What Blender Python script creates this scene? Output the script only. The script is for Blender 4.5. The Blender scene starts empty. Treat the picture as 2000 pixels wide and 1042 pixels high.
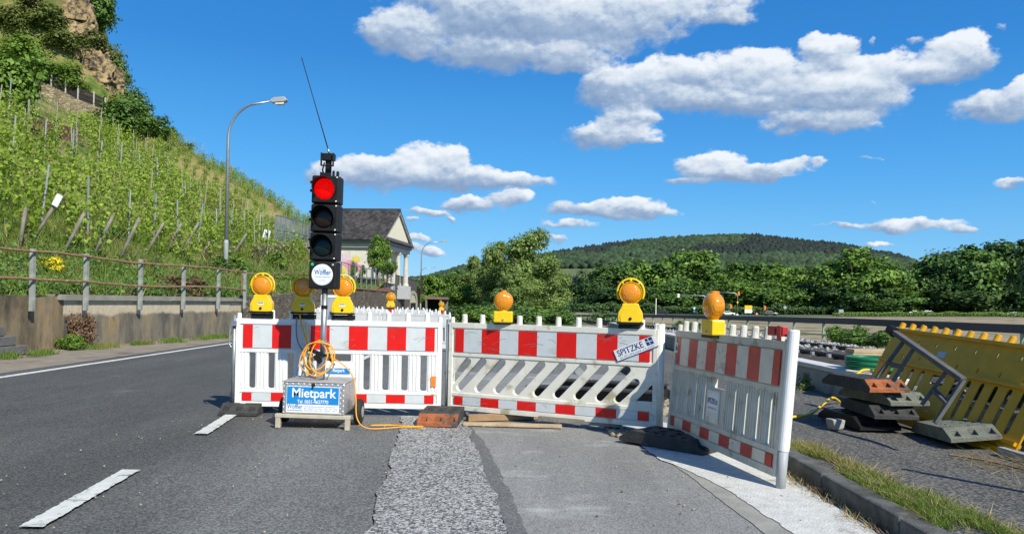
import bpy, bmesh, math, random
import numpy as np
from mathutils import Vector, Matrix
R = math.radians
sc = bpy.context.scene
COL = sc.collection

# ------------------------------------------------------------------ camera
F, CX, HY, H = 1500.0, 1000.0, 590.0, 1.2
ROLL = R(1.2)
cr, sr = math.cos(ROLL), math.sin(ROLL)
cam_d = bpy.data.cameras.new('camera')
cam = bpy.data.objects.new('camera', cam_d)
COL.objects.link(cam)
cam_d.sensor_fit = 'HORIZONTAL'
cam_d.sensor_width = 36.0
cam_d.lens = 36.0 * F / 2000.0
cam_d.shift_y = (HY - 521.0) / 2000.0
cam_d.clip_start = 0.1
cam_d.clip_end = 9000
cam.matrix_world = Matrix(((cr, -sr, 0, 0), (0, 0, -1, 0), (sr, cr, 0, H), (0, 0, 0, 1)))
sc.camera = cam

def ray(px, py):
    u, v = (px - CX) / F, (HY - py) / F
    return u * cr - v * sr, u * sr + v * cr
def P(px, py, d):
    X, Z = ray(px, py)
    return Vector((X * d, d, H + Z * d))
def G(px, py, z=0.0):
    X, Z = ray(px, py)
    d = (z - H) / Z
    return Vector((X * d, d, z))

# ------------------------------------------------------------------ light
SUN_AZ, SUN_EL = R(35), R(41)          # sun behind the viewer, to the right
S = Vector((math.sin(SUN_AZ) * math.cos(SUN_EL), -math.cos(SUN_AZ) * math.cos(SUN_EL), math.sin(SUN_EL)))
sd = bpy.data.lights.new('sun', 'SUN')
sd.energy = 4.8
sd.angle = R(0.5)
sd.color = (1.0, 0.945, 0.82)
sun = bpy.data.objects.new('sun', sd)
COL.objects.link(sun)
sun.rotation_euler = S.to_track_quat('Z', 'Y').to_euler()
sc.view_settings.view_transform = 'Standard'
sc.view_settings.look = 'None'
sc.view_settings.exposure = 0.25
sc.view_settings.gamma = 1.0

# ------------------------------------------------------------------ world: sky with clouds in world directions
w = bpy.data.worlds.new('World')
sc.world = w
w.use_nodes = True
nt = w.node_tree
for n in list(nt.nodes): nt.nodes.remove(n)
N, L = nt.nodes.new, nt.links.new

CLOUDS = [  # centre and half size, written as picture angles, turned into azimuth / elevation below
    (1040, 45, 290, 78), (785, 66, 85, 48), (1200, 10, 250, 55), (800, 98, 38, 24), (960, 105, 140, 34), (1000, 5, 200, 60), (1090, 110, 120, 28),
    (1205, 170, 85, 50), (1320, 155, 120, 45), (1460, 145, 120, 48), (1615, 100, 62, 36), (1640, 150, 170, 40), (1865, 112, 72, 42), (1790, 140, 80, 26), (1800, 145, 60, 20),
    (1500, 195, 220, 36), (1660, 190, 125, 44), (1600, 240, 110, 24), (1390, 205, 110, 22), (1290, 195, 90, 26),
    (1195, 265, 100, 24), (1225, 232, 60, 26), (1270, 275, 40, 12),
    (825, 325, 72, 46), (740, 338, 95, 34), (885, 345, 115, 30), (985, 352, 90, 19), (640, 340, 50, 24), (880, 315, 40, 28),
    (920, 398, 75, 15), (830, 412, 45, 10), (990, 386, 52, 17), (871, 424, 17, 8), (800, 428, 18, 7),
    (1180, 410, 125, 19), (1225, 398, 65, 17), (1270, 410, 55, 12), (1115, 440, 70, 11), (1080, 468, 28, 7),
    (1390, 325, 62, 32), (1450, 338, 120, 20), (1345, 351, 62, 9), (1540, 325, 70, 15), (1600, 318, 25, 9),
    (1760, 440, 130, 14), (1760, 432, 70, 14), (1880, 449, 32, 8), (1640, 443, 60, 7),
    (1960, 205, 100, 38), (1998, 180, 60, 32), (1975, 360, 45, 9), (1410, 30, 60, 20),
    (790, 482, 50, 12), (840, 487, 40, 10), (820, 465, 30, 6), (1730, 480, 40, 5),
    (1785, 85, 28, 11), (1960, 62, 28, 13), (1705, 85, 14, 20), (1700, 310, 30, 8), (1705, 392, 14, 4),
    (2250, 150, 200, 60), (2400, 330, 240, 50), (-250, 200, 220, 60), (-600, 330, 260, 50), (1000, -420, 320, 90), (500, -600, 300, 120), (1900, -500, 350, 100),
]
def azel(px, py):
    X, Z = ray(px, py)
    return math.atan2(X, 1.0), math.atan2(Z, math.hypot(X, 1.0))
grp = bpy.data.node_groups.new('cloud_field', 'ShaderNodeTree')
grp.interface.new_socket('P', in_out='INPUT', socket_type='NodeSocketVector')
grp.interface.new_socket('Field', in_out='OUTPUT', socket_type='NodeSocketFloat')
grp.interface.new_socket('Side', in_out='OUTPUT', socket_type='NodeSocketFloat')
gi, go = grp.nodes.new('NodeGroupInput'), grp.nodes.new('NodeGroupOutput')
def gnode(kind, op, *ins, clamp=False):
    n = grp.nodes.new(kind); n.operation = op
    if clamp: n.use_clamp = True
    for i, v in enumerate(ins):
        if v is None: continue
        if isinstance(v, (int, float, tuple)): n.inputs[i].default_value = v
        else: grp.links.new(v, n.inputs[i])
    return n.outputs['Value'] if op == 'DOT_PRODUCT' else n.outputs[0]
last = acc_w = acc_v = None
for (px, py, rx, ry) in CLOUDS:
    a, e = azel(px, py)
    a1, _ = azel(px + rx, py)
    a0, _ = azel(px - rx, py)
    _, e1 = azel(px, py - ry)
    _, e0 = azel(px, py + ry)
    sx, sy = 2 / abs(a1 - a0) / 1.06, 2 / abs(e1 - e0) / 1.12
    thin = max(0, min(.55, (22 - ry) * .026))          # small clouds are thin and see-through
    if px in (1785, 1960, 1705, 1700) and rx < 40: thin = .8
    m = gnode('ShaderNodeVectorMath', 'MULTIPLY_ADD', gi.outputs[0], (sx, sy, 0), (-a * sx, -e * sy, 0))
    d = gnode('ShaderNodeVectorMath', 'DOT_PRODUCT', m, m)
    sd_ = gnode('ShaderNodeVectorMath', 'DOT_PRODUCT', m, (.28, .95, 0))
    w_ = gnode('ShaderNodeMath', 'SUBTRACT', 1.25, d, clamp=True)
    if last is None:
        last, acc_w, acc_v = d, w_, gnode('ShaderNodeMath', 'MULTIPLY', w_, sd_)
    else:
        last = gnode('ShaderNodeMath', 'SMOOTH_MIN', last, gnode('ShaderNodeMath', 'ADD', d, thin), .3)
        acc_w = gnode('ShaderNodeMath', 'ADD', acc_w, w_)
        acc_v = gnode('ShaderNodeMath', 'MULTIPLY_ADD', w_, sd_, acc_v)
fld = gnode('ShaderNodeMath', 'MAXIMUM', gnode('ShaderNodeMath', 'SUBTRACT', 1.0, last), -1.5)
grp.links.new(fld, go.inputs[0])
grp.links.new(gnode('ShaderNodeMath', 'DIVIDE', acc_v, gnode('ShaderNodeMath', 'ADD', acc_w, .06)), go.inputs[1])

def wmath(op, a, b=None, c=None):
    n = N('ShaderNodeMath'); n.operation = op
    for i, v in enumerate((a, b, c)):
        if v is None: continue
        if isinstance(v, (int, float)): n.inputs[i].default_value = v
        else: L(v, n.inputs[i])
    return n.outputs[0]
tc = N('ShaderNodeTexCoord')
sep = N('ShaderNodeSeparateXYZ'); L(tc.outputs['Generated'], sep.inputs[0])
az = wmath('ARCTAN2', sep.outputs['X'], sep.outputs['Y'])
el = wmath('ARCSINE', sep.outputs['Z'])
comb = N('ShaderNodeCombineXYZ'); L(az, comb.inputs[0]); L(el, comb.inputs[1])
stretch = N('ShaderNodeVectorMath'); stretch.operation = 'MULTIPLY'; stretch.inputs[1].default_value = (1, 1.5, 1)
L(comb.outputs[0], stretch.inputs[0])
def noise(scale, detail, rough, off, src=None):
    n = N('ShaderNodeTexNoise'); n.noise_dimensions = '3D'
    n.inputs['Scale'].default_value = scale; n.inputs['Detail'].default_value = detail; n.inputs['Roughness'].default_value = rough
    ad = N('ShaderNodeVectorMath'); ad.operation = 'ADD'; ad.inputs[1].default_value = (off, off * .7, off * .3)
    L(src or stretch.outputs[0], ad.inputs[0]); L(ad.outputs[0], n.inputs['Vector'])
    return n
wn = noise(16, 6, 0.6, 3.1)
wv = N('ShaderNodeVectorMath'); wv.operation = 'MULTIPLY_ADD'
wv.inputs[1].default_value = (0.06, 0.036, 0); wv.inputs[2].default_value = (-0.03, -0.018, 0)
L(wn.outputs['Color'], wv.inputs[0])
pw = N('ShaderNodeVectorMath'); pw.operation = 'ADD'; L(comb.outputs[0], pw.inputs[0]); L(wv.outputs[0], pw.inputs[1])
f1 = N('ShaderNodeGroup'); f1.node_tree = grp; L(pw.outputs[0], f1.inputs[0])
dn = noise(30, 9, 0.60, 9.7)
shift = N('ShaderNodeVectorMath'); shift.operation = 'ADD'; shift.inputs[1].default_value = (0.003, 0.010, 0)
L(stretch.outputs[0], shift.inputs[0])
dn2 = noise(30, 6, 0.56, 9.7, shift.outputs[0])
dens = wmath('ADD', f1.outputs[0], wmath('MULTIPLY', wmath('SUBTRACT', dn.outputs['Fac'], 0.5), 1.85))
mr = N('ShaderNodeMapRange'); mr.interpolation_type = 'SMOOTHSTEP'
mr.inputs['From Min'].default_value = -0.12
L(wmath('MULTIPLY_ADD', f1.outputs[1], -0.32, 0.52), mr.inputs['From Max'])      # crisp sunlit tops, soft bases
L(dens, mr.inputs['Value'])
small = wmath('SUBTRACT', dn.outputs['Fac'], dn2.outputs['Fac'])
soft = wmath('MULTIPLY', wmath('SUBTRACT', wn.outputs['Fac'], .5), .55)
shade = wmath('ADD', wmath('ADD', wmath('MULTIPLY_ADD', f1.outputs[1], 0.88, 0.50), wmath('MULTIPLY', small, 1.2)), soft)
cr_ = N('ShaderNodeValToRGB')
el_ = cr_.color_ramp.elements
el_[0].position = 0.0; el_[0].color = (0.235, 0.345, 0.535, 1)
el_[1].position = 1.0; el_[1].color = (0.86, 0.90, 0.95, 1)
e = el_.new(0.35); e.color = (0.36, 0.47, 0.64, 1)
e = el_.new(0.62); e.color = (0.60, 0.69, 0.80, 1)
L(shade, cr_.inputs[0])
sky = N('ShaderNodeTexSky'); sky.sky_type = 'NISHITA'; sky.sun_disc = False
sky.sun_elevation = SUN_EL; sky.sun_rotation = R(145); sky.altitude = 100
sky.air_density = 1.0; sky.dust_density = 0.3; sky.ozone_density = 3.5
er = N('ShaderNodeValToRGB')                     # the clear deep blue of this sky, by elevation
q_ = er.color_ramp.elements
q_[0].position = 0.0; q_[0].color = (.20, .50, .77, 1)
q_[1].position = 1.0; q_[1].color = (.010, .09, .36, 1)
for p_, c_ in ((.06, (.115, .40, .74)), (.16, (.055, .30, .70)), (.30, (.022, .185, .56)), (.5, (.014, .13, .46))):
    z_ = q_.new(p_); z_.color = (*c_, 1)
L(sep.outputs['Z'], er.inputs[0])
es = N('ShaderNodeVectorMath'); es.operation = 'SCALE'; es.inputs['Scale'].default_value = 1.04 / 0.1
L(er.outputs[0], es.inputs[0])
hs = N('ShaderNodeHueSaturation'); hs.inputs['Saturation'].default_value = 1.28; hs.inputs['Value'].default_value = 1.35
hs.inputs['Hue'].default_value = 0.485
L(sky.outputs[0], hs.inputs['Color'])
SKY_S = 0.1
cs = N('ShaderNodeVectorMath'); cs.operation = 'SCALE'; cs.inputs['Scale'].default_value = 0.88 / SKY_S
L(cr_.outputs[0], cs.inputs[0])
mixc = N('ShaderNodeMix'); mixc.data_type = 'RGBA'
L(wmath('MULTIPLY', mr.outputs[0], 0.97), mixc.inputs['Factor'])
skm = N('ShaderNodeMix'); skm.data_type = 'RGBA'; skm.inputs['Factor'].default_value = .8
L(hs.outputs[0], skm.inputs['A']); L(es.outputs[0], skm.inputs['B'])
L(skm.outputs['Result'], mixc.inputs['A']); L(cs.outputs[0], mixc.inputs['B'])
bg = N('ShaderNodeBackground'); bg.inputs['Strength'].default_value = SKY_S
L(mixc.outputs['Result'], bg.inputs['Color'])
wo = N('ShaderNodeOutputWorld'); L(bg.outputs[0], wo.inputs[0])

# ------------------------------------------------------------------ materials
def new_mat(name):
    m = bpy.data.materials.new(name); m.use_nodes = True
    t = m.node_tree
    b = t.nodes['Principled BSDF']
    return m, t, b
def mat(name, c, rough=0.6, var=0.12, scale=6.0, bump=0.0, bscale=None, metal=0.0, c2=None, c2s=1.5, c2amt=0.55, island=0.0, spec=0.4, world=False, trans=0.0):
    """plain paint / plastic / metal with some real unevenness: noise in brightness, optional second colour in patches, bump"""
    m, t, b = new_mat(name)
    b.inputs['Roughness'].default_value = rough; b.inputs['Metallic'].default_value = metal
    b.inputs['Specular IOR Level'].default_value = spec
    src = t.nodes.new('ShaderNodeNewGeometry').outputs['Position'] if world else t.nodes.new('ShaderNodeTexCoord').outputs['Object']
    n = t.nodes.new('ShaderNodeTexNoise'); n.inputs['Scale'].default_value = scale; n.inputs['Detail'].default_value = 6
    t.links.new(src, n.inputs['Vector'])
    ramp = t.nodes.new('ShaderNodeMapRange'); ramp.inputs['From Min'].default_value = .3; ramp.inputs['From Max'].default_value = .7
    ramp.inputs['To Min'].default_value = 1 - var; ramp.inputs['To Max'].default_value = 1 + var
    t.links.new(n.outputs['Fac'], ramp.inputs['Value'])
    base = t.nodes.new('ShaderNodeRGB'); base.outputs[0].default_value = (*c, 1)
    col = base.outputs[0]
    if c2 is not None:
        n2 = t.nodes.new('ShaderNodeTexNoise'); n2.inputs['Scale'].default_value = c2s; n2.inputs['Detail'].default_value = 7; n2.inputs['Roughness'].default_value = .62
        t.links.new(src, n2.inputs['Vector'])
        r2 = t.nodes.new('ShaderNodeMapRange'); r2.interpolation_type = 'SMOOTHSTEP'
        r2.inputs['From Min'].default_value = c2amt; r2.inputs['From Max'].default_value = c2amt + .13
        t.links.new(n2.outputs['Fac'], r2.inputs['Value'])
        mx2 = t.nodes.new('ShaderNodeMix'); mx2.data_type = 'RGBA'; mx2.inputs['B'].default_value = (*c2, 1)
        t.links.new(r2.outputs[0], mx2.inputs['Factor']); t.links.new(col, mx2.inputs['A']); col = mx2.outputs['Result']
    v = t.nodes.new('ShaderNodeVectorMath'); v.operation = 'SCALE'
    t.links.new(col, v.inputs[0]); t.links.new(ramp.outputs[0], v.inputs['Scale']); col = v.outputs[0]
    if island:
        g = t.nodes.new('ShaderNodeNewGeometry')
        r3 = t.nodes.new('ShaderNodeMapRange'); r3.inputs['To Min'].default_value = 1 - island; r3.inputs['To Max'].default_value = 1 + island
        t.links.new(g.outputs['Random Per Island'], r3.inputs['Value'])
        v2 = t.nodes.new('ShaderNodeVectorMath'); v2.operation = 'SCALE'
        t.links.new(col, v2.inputs[0]); t.links.new(r3.outputs[0], v2.inputs['Scale']); col = v2.outputs[0]
    t.links.new(col, b.inputs['Base Color'])
    if bump:
        nb = t.nodes.new('ShaderNodeTexNoise'); nb.inputs['Scale'].default_value = bscale or scale * 6; nb.inputs['Detail'].default_value = 5
        t.links.new(src, nb.inputs['Vector'])
        bp = t.nodes.new('ShaderNodeBump'); bp.inputs['Strength'].default_value = bump; bp.inputs['Distance'].default_value = .02
        t.links.new(nb.outputs['Fac'], bp.inputs['Height']); t.links.new(bp.outputs[0], b.inputs['Normal'])
    if trans:
        out = t.nodes['Material Output']
        tr = t.nodes.new('ShaderNodeBsdfTranslucent'); ms = t.nodes.new('ShaderNodeMixShader'); ms.inputs[0].default_value = trans
        vb = t.nodes.new('ShaderNodeVectorMath'); vb.operation = 'MULTIPLY'; vb.inputs[1].default_value = (1.35, 1.4, .6)
        t.links.new(col, vb.inputs[0]); t.links.new(vb.outputs[0], tr.inputs['Color'])
        t.links.new(b.outputs[0], ms.inputs[1]); t.links.new(tr.outputs[0], ms.inputs[2]); t.links.new(ms.outputs[0], out.inputs['Surface'])
    return m
def leafmat(name, c, c2, island=0.35, trans=0.25, c2s=0.5, amt=0.5):
    return mat(name, c, rough=.55, var=.15, scale=1.2, c2=c2, c2s=c2s, c2amt=amt, island=island, trans=trans, spec=.25)

M = {}
M['white_plastic'] = mat('white_plastic', (.80, .80, .77), .42, .05, 5, c2=(.62, .60, .50), c2s=4.2, c2amt=.60, bump=.05, bscale=40)
M['white_plastic_dirty'] = mat('white_plastic_dirty', (.76, .74, .64), .5, .08, 7, c2=(.45, .41, .27), c2s=5, c2amt=.535, bump=.06, bscale=40)
M['white_plastic_old'] = mat('white_plastic_old', (.60, .585, .50), .55, .09, 7, c2=(.38, .35, .25), c2s=6, c2amt=.55, bump=.06, bscale=40)  # older white, darkened to put the kerb barrier's shade into the colour
M['sheet_white'] = mat('sheet_white', (.60, .64, .65), .3, .05, 14, c2=(.50, .52, .50), c2s=5, c2amt=.6)
M['sheet_red'] = mat('sheet_red', (.70, .012, .008), .3, .07, 14, c2=(.55, .03, .02), c2s=6, c2amt=.6)
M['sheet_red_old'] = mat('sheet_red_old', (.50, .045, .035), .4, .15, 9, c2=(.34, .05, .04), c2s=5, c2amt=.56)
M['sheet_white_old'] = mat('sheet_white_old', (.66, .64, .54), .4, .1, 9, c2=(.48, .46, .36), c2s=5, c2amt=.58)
M['yellow'] = mat('yellow_plastic', (.86, .56, .012), .35, .05, 12, c2=(.70, .45, .02), c2s=10, c2amt=.6)
M['yellow_barrier'] = mat('yellow_barrier_plastic', (.64, .335, .006), .45, .1, 6, c2=(.55, .30, .02), c2s=4, c2amt=.58)
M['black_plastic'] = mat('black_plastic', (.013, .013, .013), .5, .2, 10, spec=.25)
M['dark_rubber'] = mat('recycled_rubber', (.045, .046, .044), .8, .25, 12, bump=.5, bscale=60, c2=(.085, .083, .075), c2s=6, c2amt=.56)
M['rubber_green'] = mat('grey_green_rubber', (.16, .17, .135), .85, .2, 14, bump=.5, bscale=70, c2=(.09, .09, .08), c2s=7, c2amt=.55)
M['rust_orange'] = mat('worn_orange_paint', (.34, .11, .04), .85, .25, 14, c2=(.075, .06, .05), c2s=7, c2amt=.49, bump=.3, bscale=60)
M['galv'] = mat('galvanised_steel', (.42, .44, .45), .42, .15, 14, metal=.75)
M['steel_grey'] = mat('grey_painted_steel', (.36, .38, .39), .5, .1, 8)
M['trestle_grey'] = mat('dull_grey_steel', (.11, .112, .11), .75, .2, 8, spec=.2)
M['alu'] = mat('aluminium', (.58, .58, .56), .4, .1, 18, metal=.75)
M['alu_matt'] = mat('scuffed_aluminium', (.50, .49, .45), .55, .15, 18, metal=.4)
M['cream_steel'] = mat('beige_painted_steel', (.50, .45, .34), .55, .12, 14)
M['blue_print'] = mat('blue_print', (.012, .24, .60), .4, .03, 6)
M['blue_text'] = mat('blue_lettering', (.02, .16, .42), .4, 0, 6)
M['navy_text'] = mat('navy_lettering', (.015, .05, .19), .4, 0, 6)
M['pale_text'] = mat('pale_lettering', (.42, .50, .58), .5, 0, 6)
M['white_print'] = mat('white_print', (.80, .81, .80), .4, .03, 8)
M['black_print'] = mat('black_print', (.02, .02, .02), .5, 0, 6)
M['orange_cable'] = mat('orange_cable', (.85, .38, .02), .5, .08, 20)
M['grey_cable'] = mat('grey_cable', (.22, .23, .24), .5, .08, 20)
M['wood_weathered'] = mat('weathered_wood', (.22, .20, .165), .85, .3, 5, bump=.4, bscale=30)
M['wood_new'] = mat('pale_timber', (.46, .35, .22), .75, .15, 6, c2=(.45, .30, .16), c2s=4, c2amt=.55, bump=.2, bscale=40)
M['wood_brown'] = mat('brown_timber', (.30, .19, .10), .8, .2, 8, bump=.3, bscale=40)
M['vine_post'] = mat('galvanised_post', (.26, .29, .31), .5, .15, 8)
M['stake'] = mat('silvery_stake', (.33, .31, .25), .8, .2, 8)
M['rust'] = mat('rusty_rail', (.26, .15, .08), .8, .25, 10, c2=(.34, .30, .24), c2s=5, c2amt=.55)
M['green_paint'] = mat('pale_green_paint', (.24, .32, .22), .5, .1, 8)
M['dark_beam'] = mat('dark_steel_beam', (.035, .045, .065), .45, .15, 4)
M['red_plastic'] = mat('red_plastic', (.45, .03, .035), .4, .08, 10)
M['green_plastic'] = mat('green_hose', (.012, .17, .07), .4, .1, 10)
M['rail_steel'] = mat('dark_rail_steel', (.035, .032, .032), .6, .2, 8)
M['trunk'] = mat('bark', (.11, .085, .06), .9, .3, 3, bump=.5, bscale=14)
M['signal_orange'] = mat('orange_signal_housing', (.75, .20, .02), .5, .05, 5)
M['glass_dark'] = mat('dark_glass', (.012, .016, .02), .08, .0, 5, spec=.6)
M['tyre'] = mat('tyre_rubber', (.022, .022, .023), .8, .1, 10)

# amber lens: glossy, partly see-through plastic with a moulded rib pattern
m, t, b = new_mat('amber_lens')
b.inputs['Base Color'].default_value = (.95, .36, .006, 1)
b.inputs['Roughness'].default_value = .16
b.inputs['Transmission Weight'].default_value = .3
b.inputs['Coat Weight'].default_value = .7
wv_ = t.nodes.new('ShaderNodeTexWave'); wv_.inputs['Scale'].default_value = 22; wv_.bands_direction = 'X'
tcx = t.nodes.new('ShaderNodeTexCoord'); t.links.new(tcx.outputs['Object'], wv_.inputs['Vector'])
bpn = t.nodes.new('ShaderNodeBump'); bpn.inputs['Strength'].default_value = .35; bpn.inputs['Distance'].default_value = .004
t.links.new(wv_.outputs['Fac'], bpn.inputs['Height']); t.links.new(bpn.outputs[0], b.inputs['Normal'])
M['amber'] = m
m, t, b = new_mat('amber_round_lens')
b.inputs['Base Color'].default_value = (.95, .34, .006, 1)
b.inputs['Roughness'].default_value = .12
b.inputs['Coat Weight'].default_value = .8
b.inputs['Transmission Weight'].default_value = .25
vor = t.nodes.new('ShaderNodeTexVoronoi'); vor.inputs['Scale'].default_value = 60
tcx = t.nodes.new('ShaderNodeTexCoord'); t.links.new(tcx.outputs['Object'], vor.inputs['Vector'])
bpn = t.nodes.new('ShaderNodeBump'); bpn.inputs['Strength'].default_value = .6; bpn.inputs['Distance'].default_value = .004
t.links.new(vor.outputs['Distance'], bpn.inputs['Height']); t.links.new(bpn.outputs[0], b.inputs['Normal'])
M['amber_round'] = m
m, t, b = new_mat('lit_red_lens')          # the one lamp that is on
b.inputs['Base Color'].default_value = (.25, .0, .0, 1)
b.inputs['Specular IOR Level'].default_value = .1
vor = t.nodes.new('ShaderNodeTexVoronoi'); vor.inputs['Scale'].default_value = 58
tcx = t.nodes.new('ShaderNodeTexCoord'); t.links.new(tcx.outputs['Object'], vor.inputs['Vector'])
mr_ = t.nodes.new('ShaderNodeMapRange'); mr_.inputs['To Min'].default_value = 1.0; mr_.inputs['To Max'].default_value = .55; mr_.inputs['From Max'].default_value = .5
t.links.new(vor.outputs['Distance'], mr_.inputs['Value']); t.links.new(mr_.outputs[0], b.inputs['Emission Strength'])
b.inputs['Emission Color'].default_value = (1.0, .003, .002, 1)
M['red_lit'] = m
M['lens_dark_amber'] = mat('unlit_amber_lens', (.020, .010, .008), .2, .2, 30, spec=.3)
M['lens_dark_green'] = mat('unlit_green_lens', (.005, .016, .016), .2, .2, 30, spec=.3)

# asphalt: stone chips of different grey in a dark binder
def asphalt(name, c, chip, scale, amount=.5, rough=.85, dust=None, dust_at=.58, dscale=.8, bump=.5, streak=None, side=None):
    m, t, b = new_mat(name)
    b.inputs['Roughness'].default_value = rough; b.inputs['Specular IOR Level'].default_value = .3
    src = t.nodes.new('ShaderNodeNewGeometry').outputs['Position']
    vo = t.nodes.new('ShaderNodeTexVoronoi'); vo.inputs['Scale'].default_value = scale
    t.links.new(src, vo.inputs['Vector'])
    sp = t.nodes.new('ShaderNodeSeparateColor'); t.links.new(vo.outputs['Color'], sp.inputs[0])
    rp = t.nodes.new('ShaderNodeValToRGB')
    rp.color_ramp.elements[0].position = amount - .25; rp.color_ramp.elements[0].color = (*c, 1)
    rp.color_ramp.elements[1].position = min(1, amount + .35); rp.color_ramp.elements[1].color = (*chip, 1)
    t.links.new(sp.outputs[0], rp.inputs[0])
    col = rp.outputs[0]
    n = t.nodes.new('ShaderNodeTexNoise'); n.inputs['Scale'].default_value = .7; n.inputs['Detail'].default_value = 7; n.inputs['Roughness'].default_value = .65
    mpa = t.nodes.new('ShaderNodeMapping'); mpa.inputs['Scale'].default_value = (1.9, .42, 1); t.links.new(src, mpa.inputs['Vector'])
    t.links.new(mpa.outputs[0], n.inputs['Vector'])
    mrr = t.nodes.new('ShaderNodeMapRange'); mrr.inputs['From Min'].default_value = .3; mrr.inputs['From Max'].default_value = .7
    mrr.inputs['To Min'].default_value = .80; mrr.inputs['To Max'].default_value = 1.20
    t.links.new(n.outputs['Fac'], mrr.inputs['Value'])
    v = t.nodes.new('ShaderNodeVectorMath'); v.operation = 'SCALE'
    t.links.new(col, v.inputs[0]); t.links.new(mrr.outputs[0], v.inputs['Scale']); col = v.outputs[0]
    if side:                                   # the right lane is worn paler than the left one
        dt = t.nodes.new('ShaderNodeVectorMath'); dt.operation = 'DOT_PRODUCT'; dt.inputs[1].default_value = (1, .045, 0); t.links.new(src, dt.inputs[0])
        ad_ = t.nodes.new('ShaderNodeMath'); ad_.operation = 'ADD'; t.links.new(dt.outputs['Value'], ad_.inputs[0]); t.links.new(n.outputs['Fac'], ad_.inputs[1])
        rs = t.nodes.new('ShaderNodeMapRange'); rs.interpolation_type = 'SMOOTHSTEP'; rs.inputs['From Min'].default_value = -1.9; rs.inputs['From Max'].default_value = -.7; rs.inputs['To Min'].default_value = 1; rs.inputs['To Max'].default_value = side
        t.links.new(ad_.outputs[0], rs.inputs['Value'])
        vs_ = t.nodes.new('ShaderNodeVectorMath'); vs_.operation = 'SCALE'; t.links.new(col, vs_.inputs[0]); t.links.new(rs.outputs[0], vs_.inputs['Scale']); col = vs_.outputs[0]
    if dust is not None:
        mp = t.nodes.new('ShaderNodeMapping'); mp.inputs['Scale'].default_value = streak or (1, 1, 1); t.links.new(src, mp.inputs['Vector'])
        n2 = t.nodes.new('ShaderNodeTexNoise'); n2.inputs['Scale'].default_value = dscale; n2.inputs['Detail'].default_value = 8; n2.inputs['Roughness'].default_value = .68
        t.links.new(mp.outputs[0], n2.inputs['Vector'])
        r2 = t.nodes.new('ShaderNodeMapRange'); r2.interpolation_type = 'SMOOTHSTEP'; r2.inputs['From Min'].default_value = dust_at; r2.inputs['From Max'].default_value = dust_at + .22
        r2.inputs['To Max'].default_value = .75
        t.links.new(n2.outputs['Fac'], r2.inputs['Value'])
        mx2 = t.nodes.new('ShaderNodeMix'); mx2.data_type = 'RGBA'; mx2.inputs['B'].default_value = (*dust, 1)
        t.links.new(r2.outputs[0], mx2.inputs['Factor']); t.links.new(col, mx2.inputs['A']); col = mx2.outputs['Result']
    t.links.new(col, b.inputs['Base Color'])
    bp = t.nodes.new('ShaderNodeBump'); bp.inputs['Strength'].default_value = bump; bp.inputs['Distance'].default_value = .006
    t.links.new(vo.outputs['Distance'], bp.inputs['Height']); t.links.new(bp.outputs[0], b.inputs['Normal'])
    return m
M['asphalt'] = asphalt('asphalt_dark', (.056, .058, .055), (.135, .136, .128), 105, .5, side=1.75, dust=(.25, .25, .235), dust_at=.60, dscale=.9)
M['asphalt_right'] = asphalt('asphalt_worn', (.092, .095, .090), (.235, .235, .22), 100, .42, dust=(.27, .28, .28), dust_at=.57, dscale=.9)
M['asphalt_new'] = asphalt('asphalt_dusty', (.175, .178, .166), (.285, .285, .27), 110, .38, dust=(.50, .51, .49), dust_at=.525, dscale=1.1, streak=(1.0, 1.6, 1))
M['chipping'] = asphalt('bare_chippings', (.095, .096, .092), (.48, .48, .455), 78, .48, bump=.8)
M['tar'] = asphalt('tar_band', (.11, .112, .106), (.19, .19, .18), 90, .5, rough=.7)
M['pavement'] = asphalt('pavement_asphalt', (.058, .058, .051), (.19, .18, .16), 75, .55, dust=(.15, .14, .12), dust_at=.58, dscale=1.4)
M['dust'] = mat('white_cement_dust', (.58, .58, .54), .95, .12, 14, c2=(.36, .35, .31), c2s=4, c2amt=.57, bump=.5, bscale=70, world=True)
M['gutter'] = mat('concrete_gutter', (.30, .295, .26), .9, .15, 7, c2=(.36, .355, .32), c2s=2, c2amt=.55, bump=.3, bscale=60, world=True)
M['road_white'] = mat('road_marking', (.62, .63, .58), .75, .12, 10, c2=(.24, .24, .225), c2s=14, c2amt=.555, bump=.2, bscale=60, world=True)
M['kerb'] = mat('kerb_stone', (.115, .115, .105), .9, .3, 9, c2=(.07, .068, .06), c2s=3, c2amt=.5, bump=.4, bscale=50, world=True)
M['dirt'] = mat('roadside_dirt', (.26, .22, .165), .95, .18, 3, c2=(.15, .125, .09), c2s=1.1, c2amt=.54, bump=.6, bscale=30, world=True)

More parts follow.
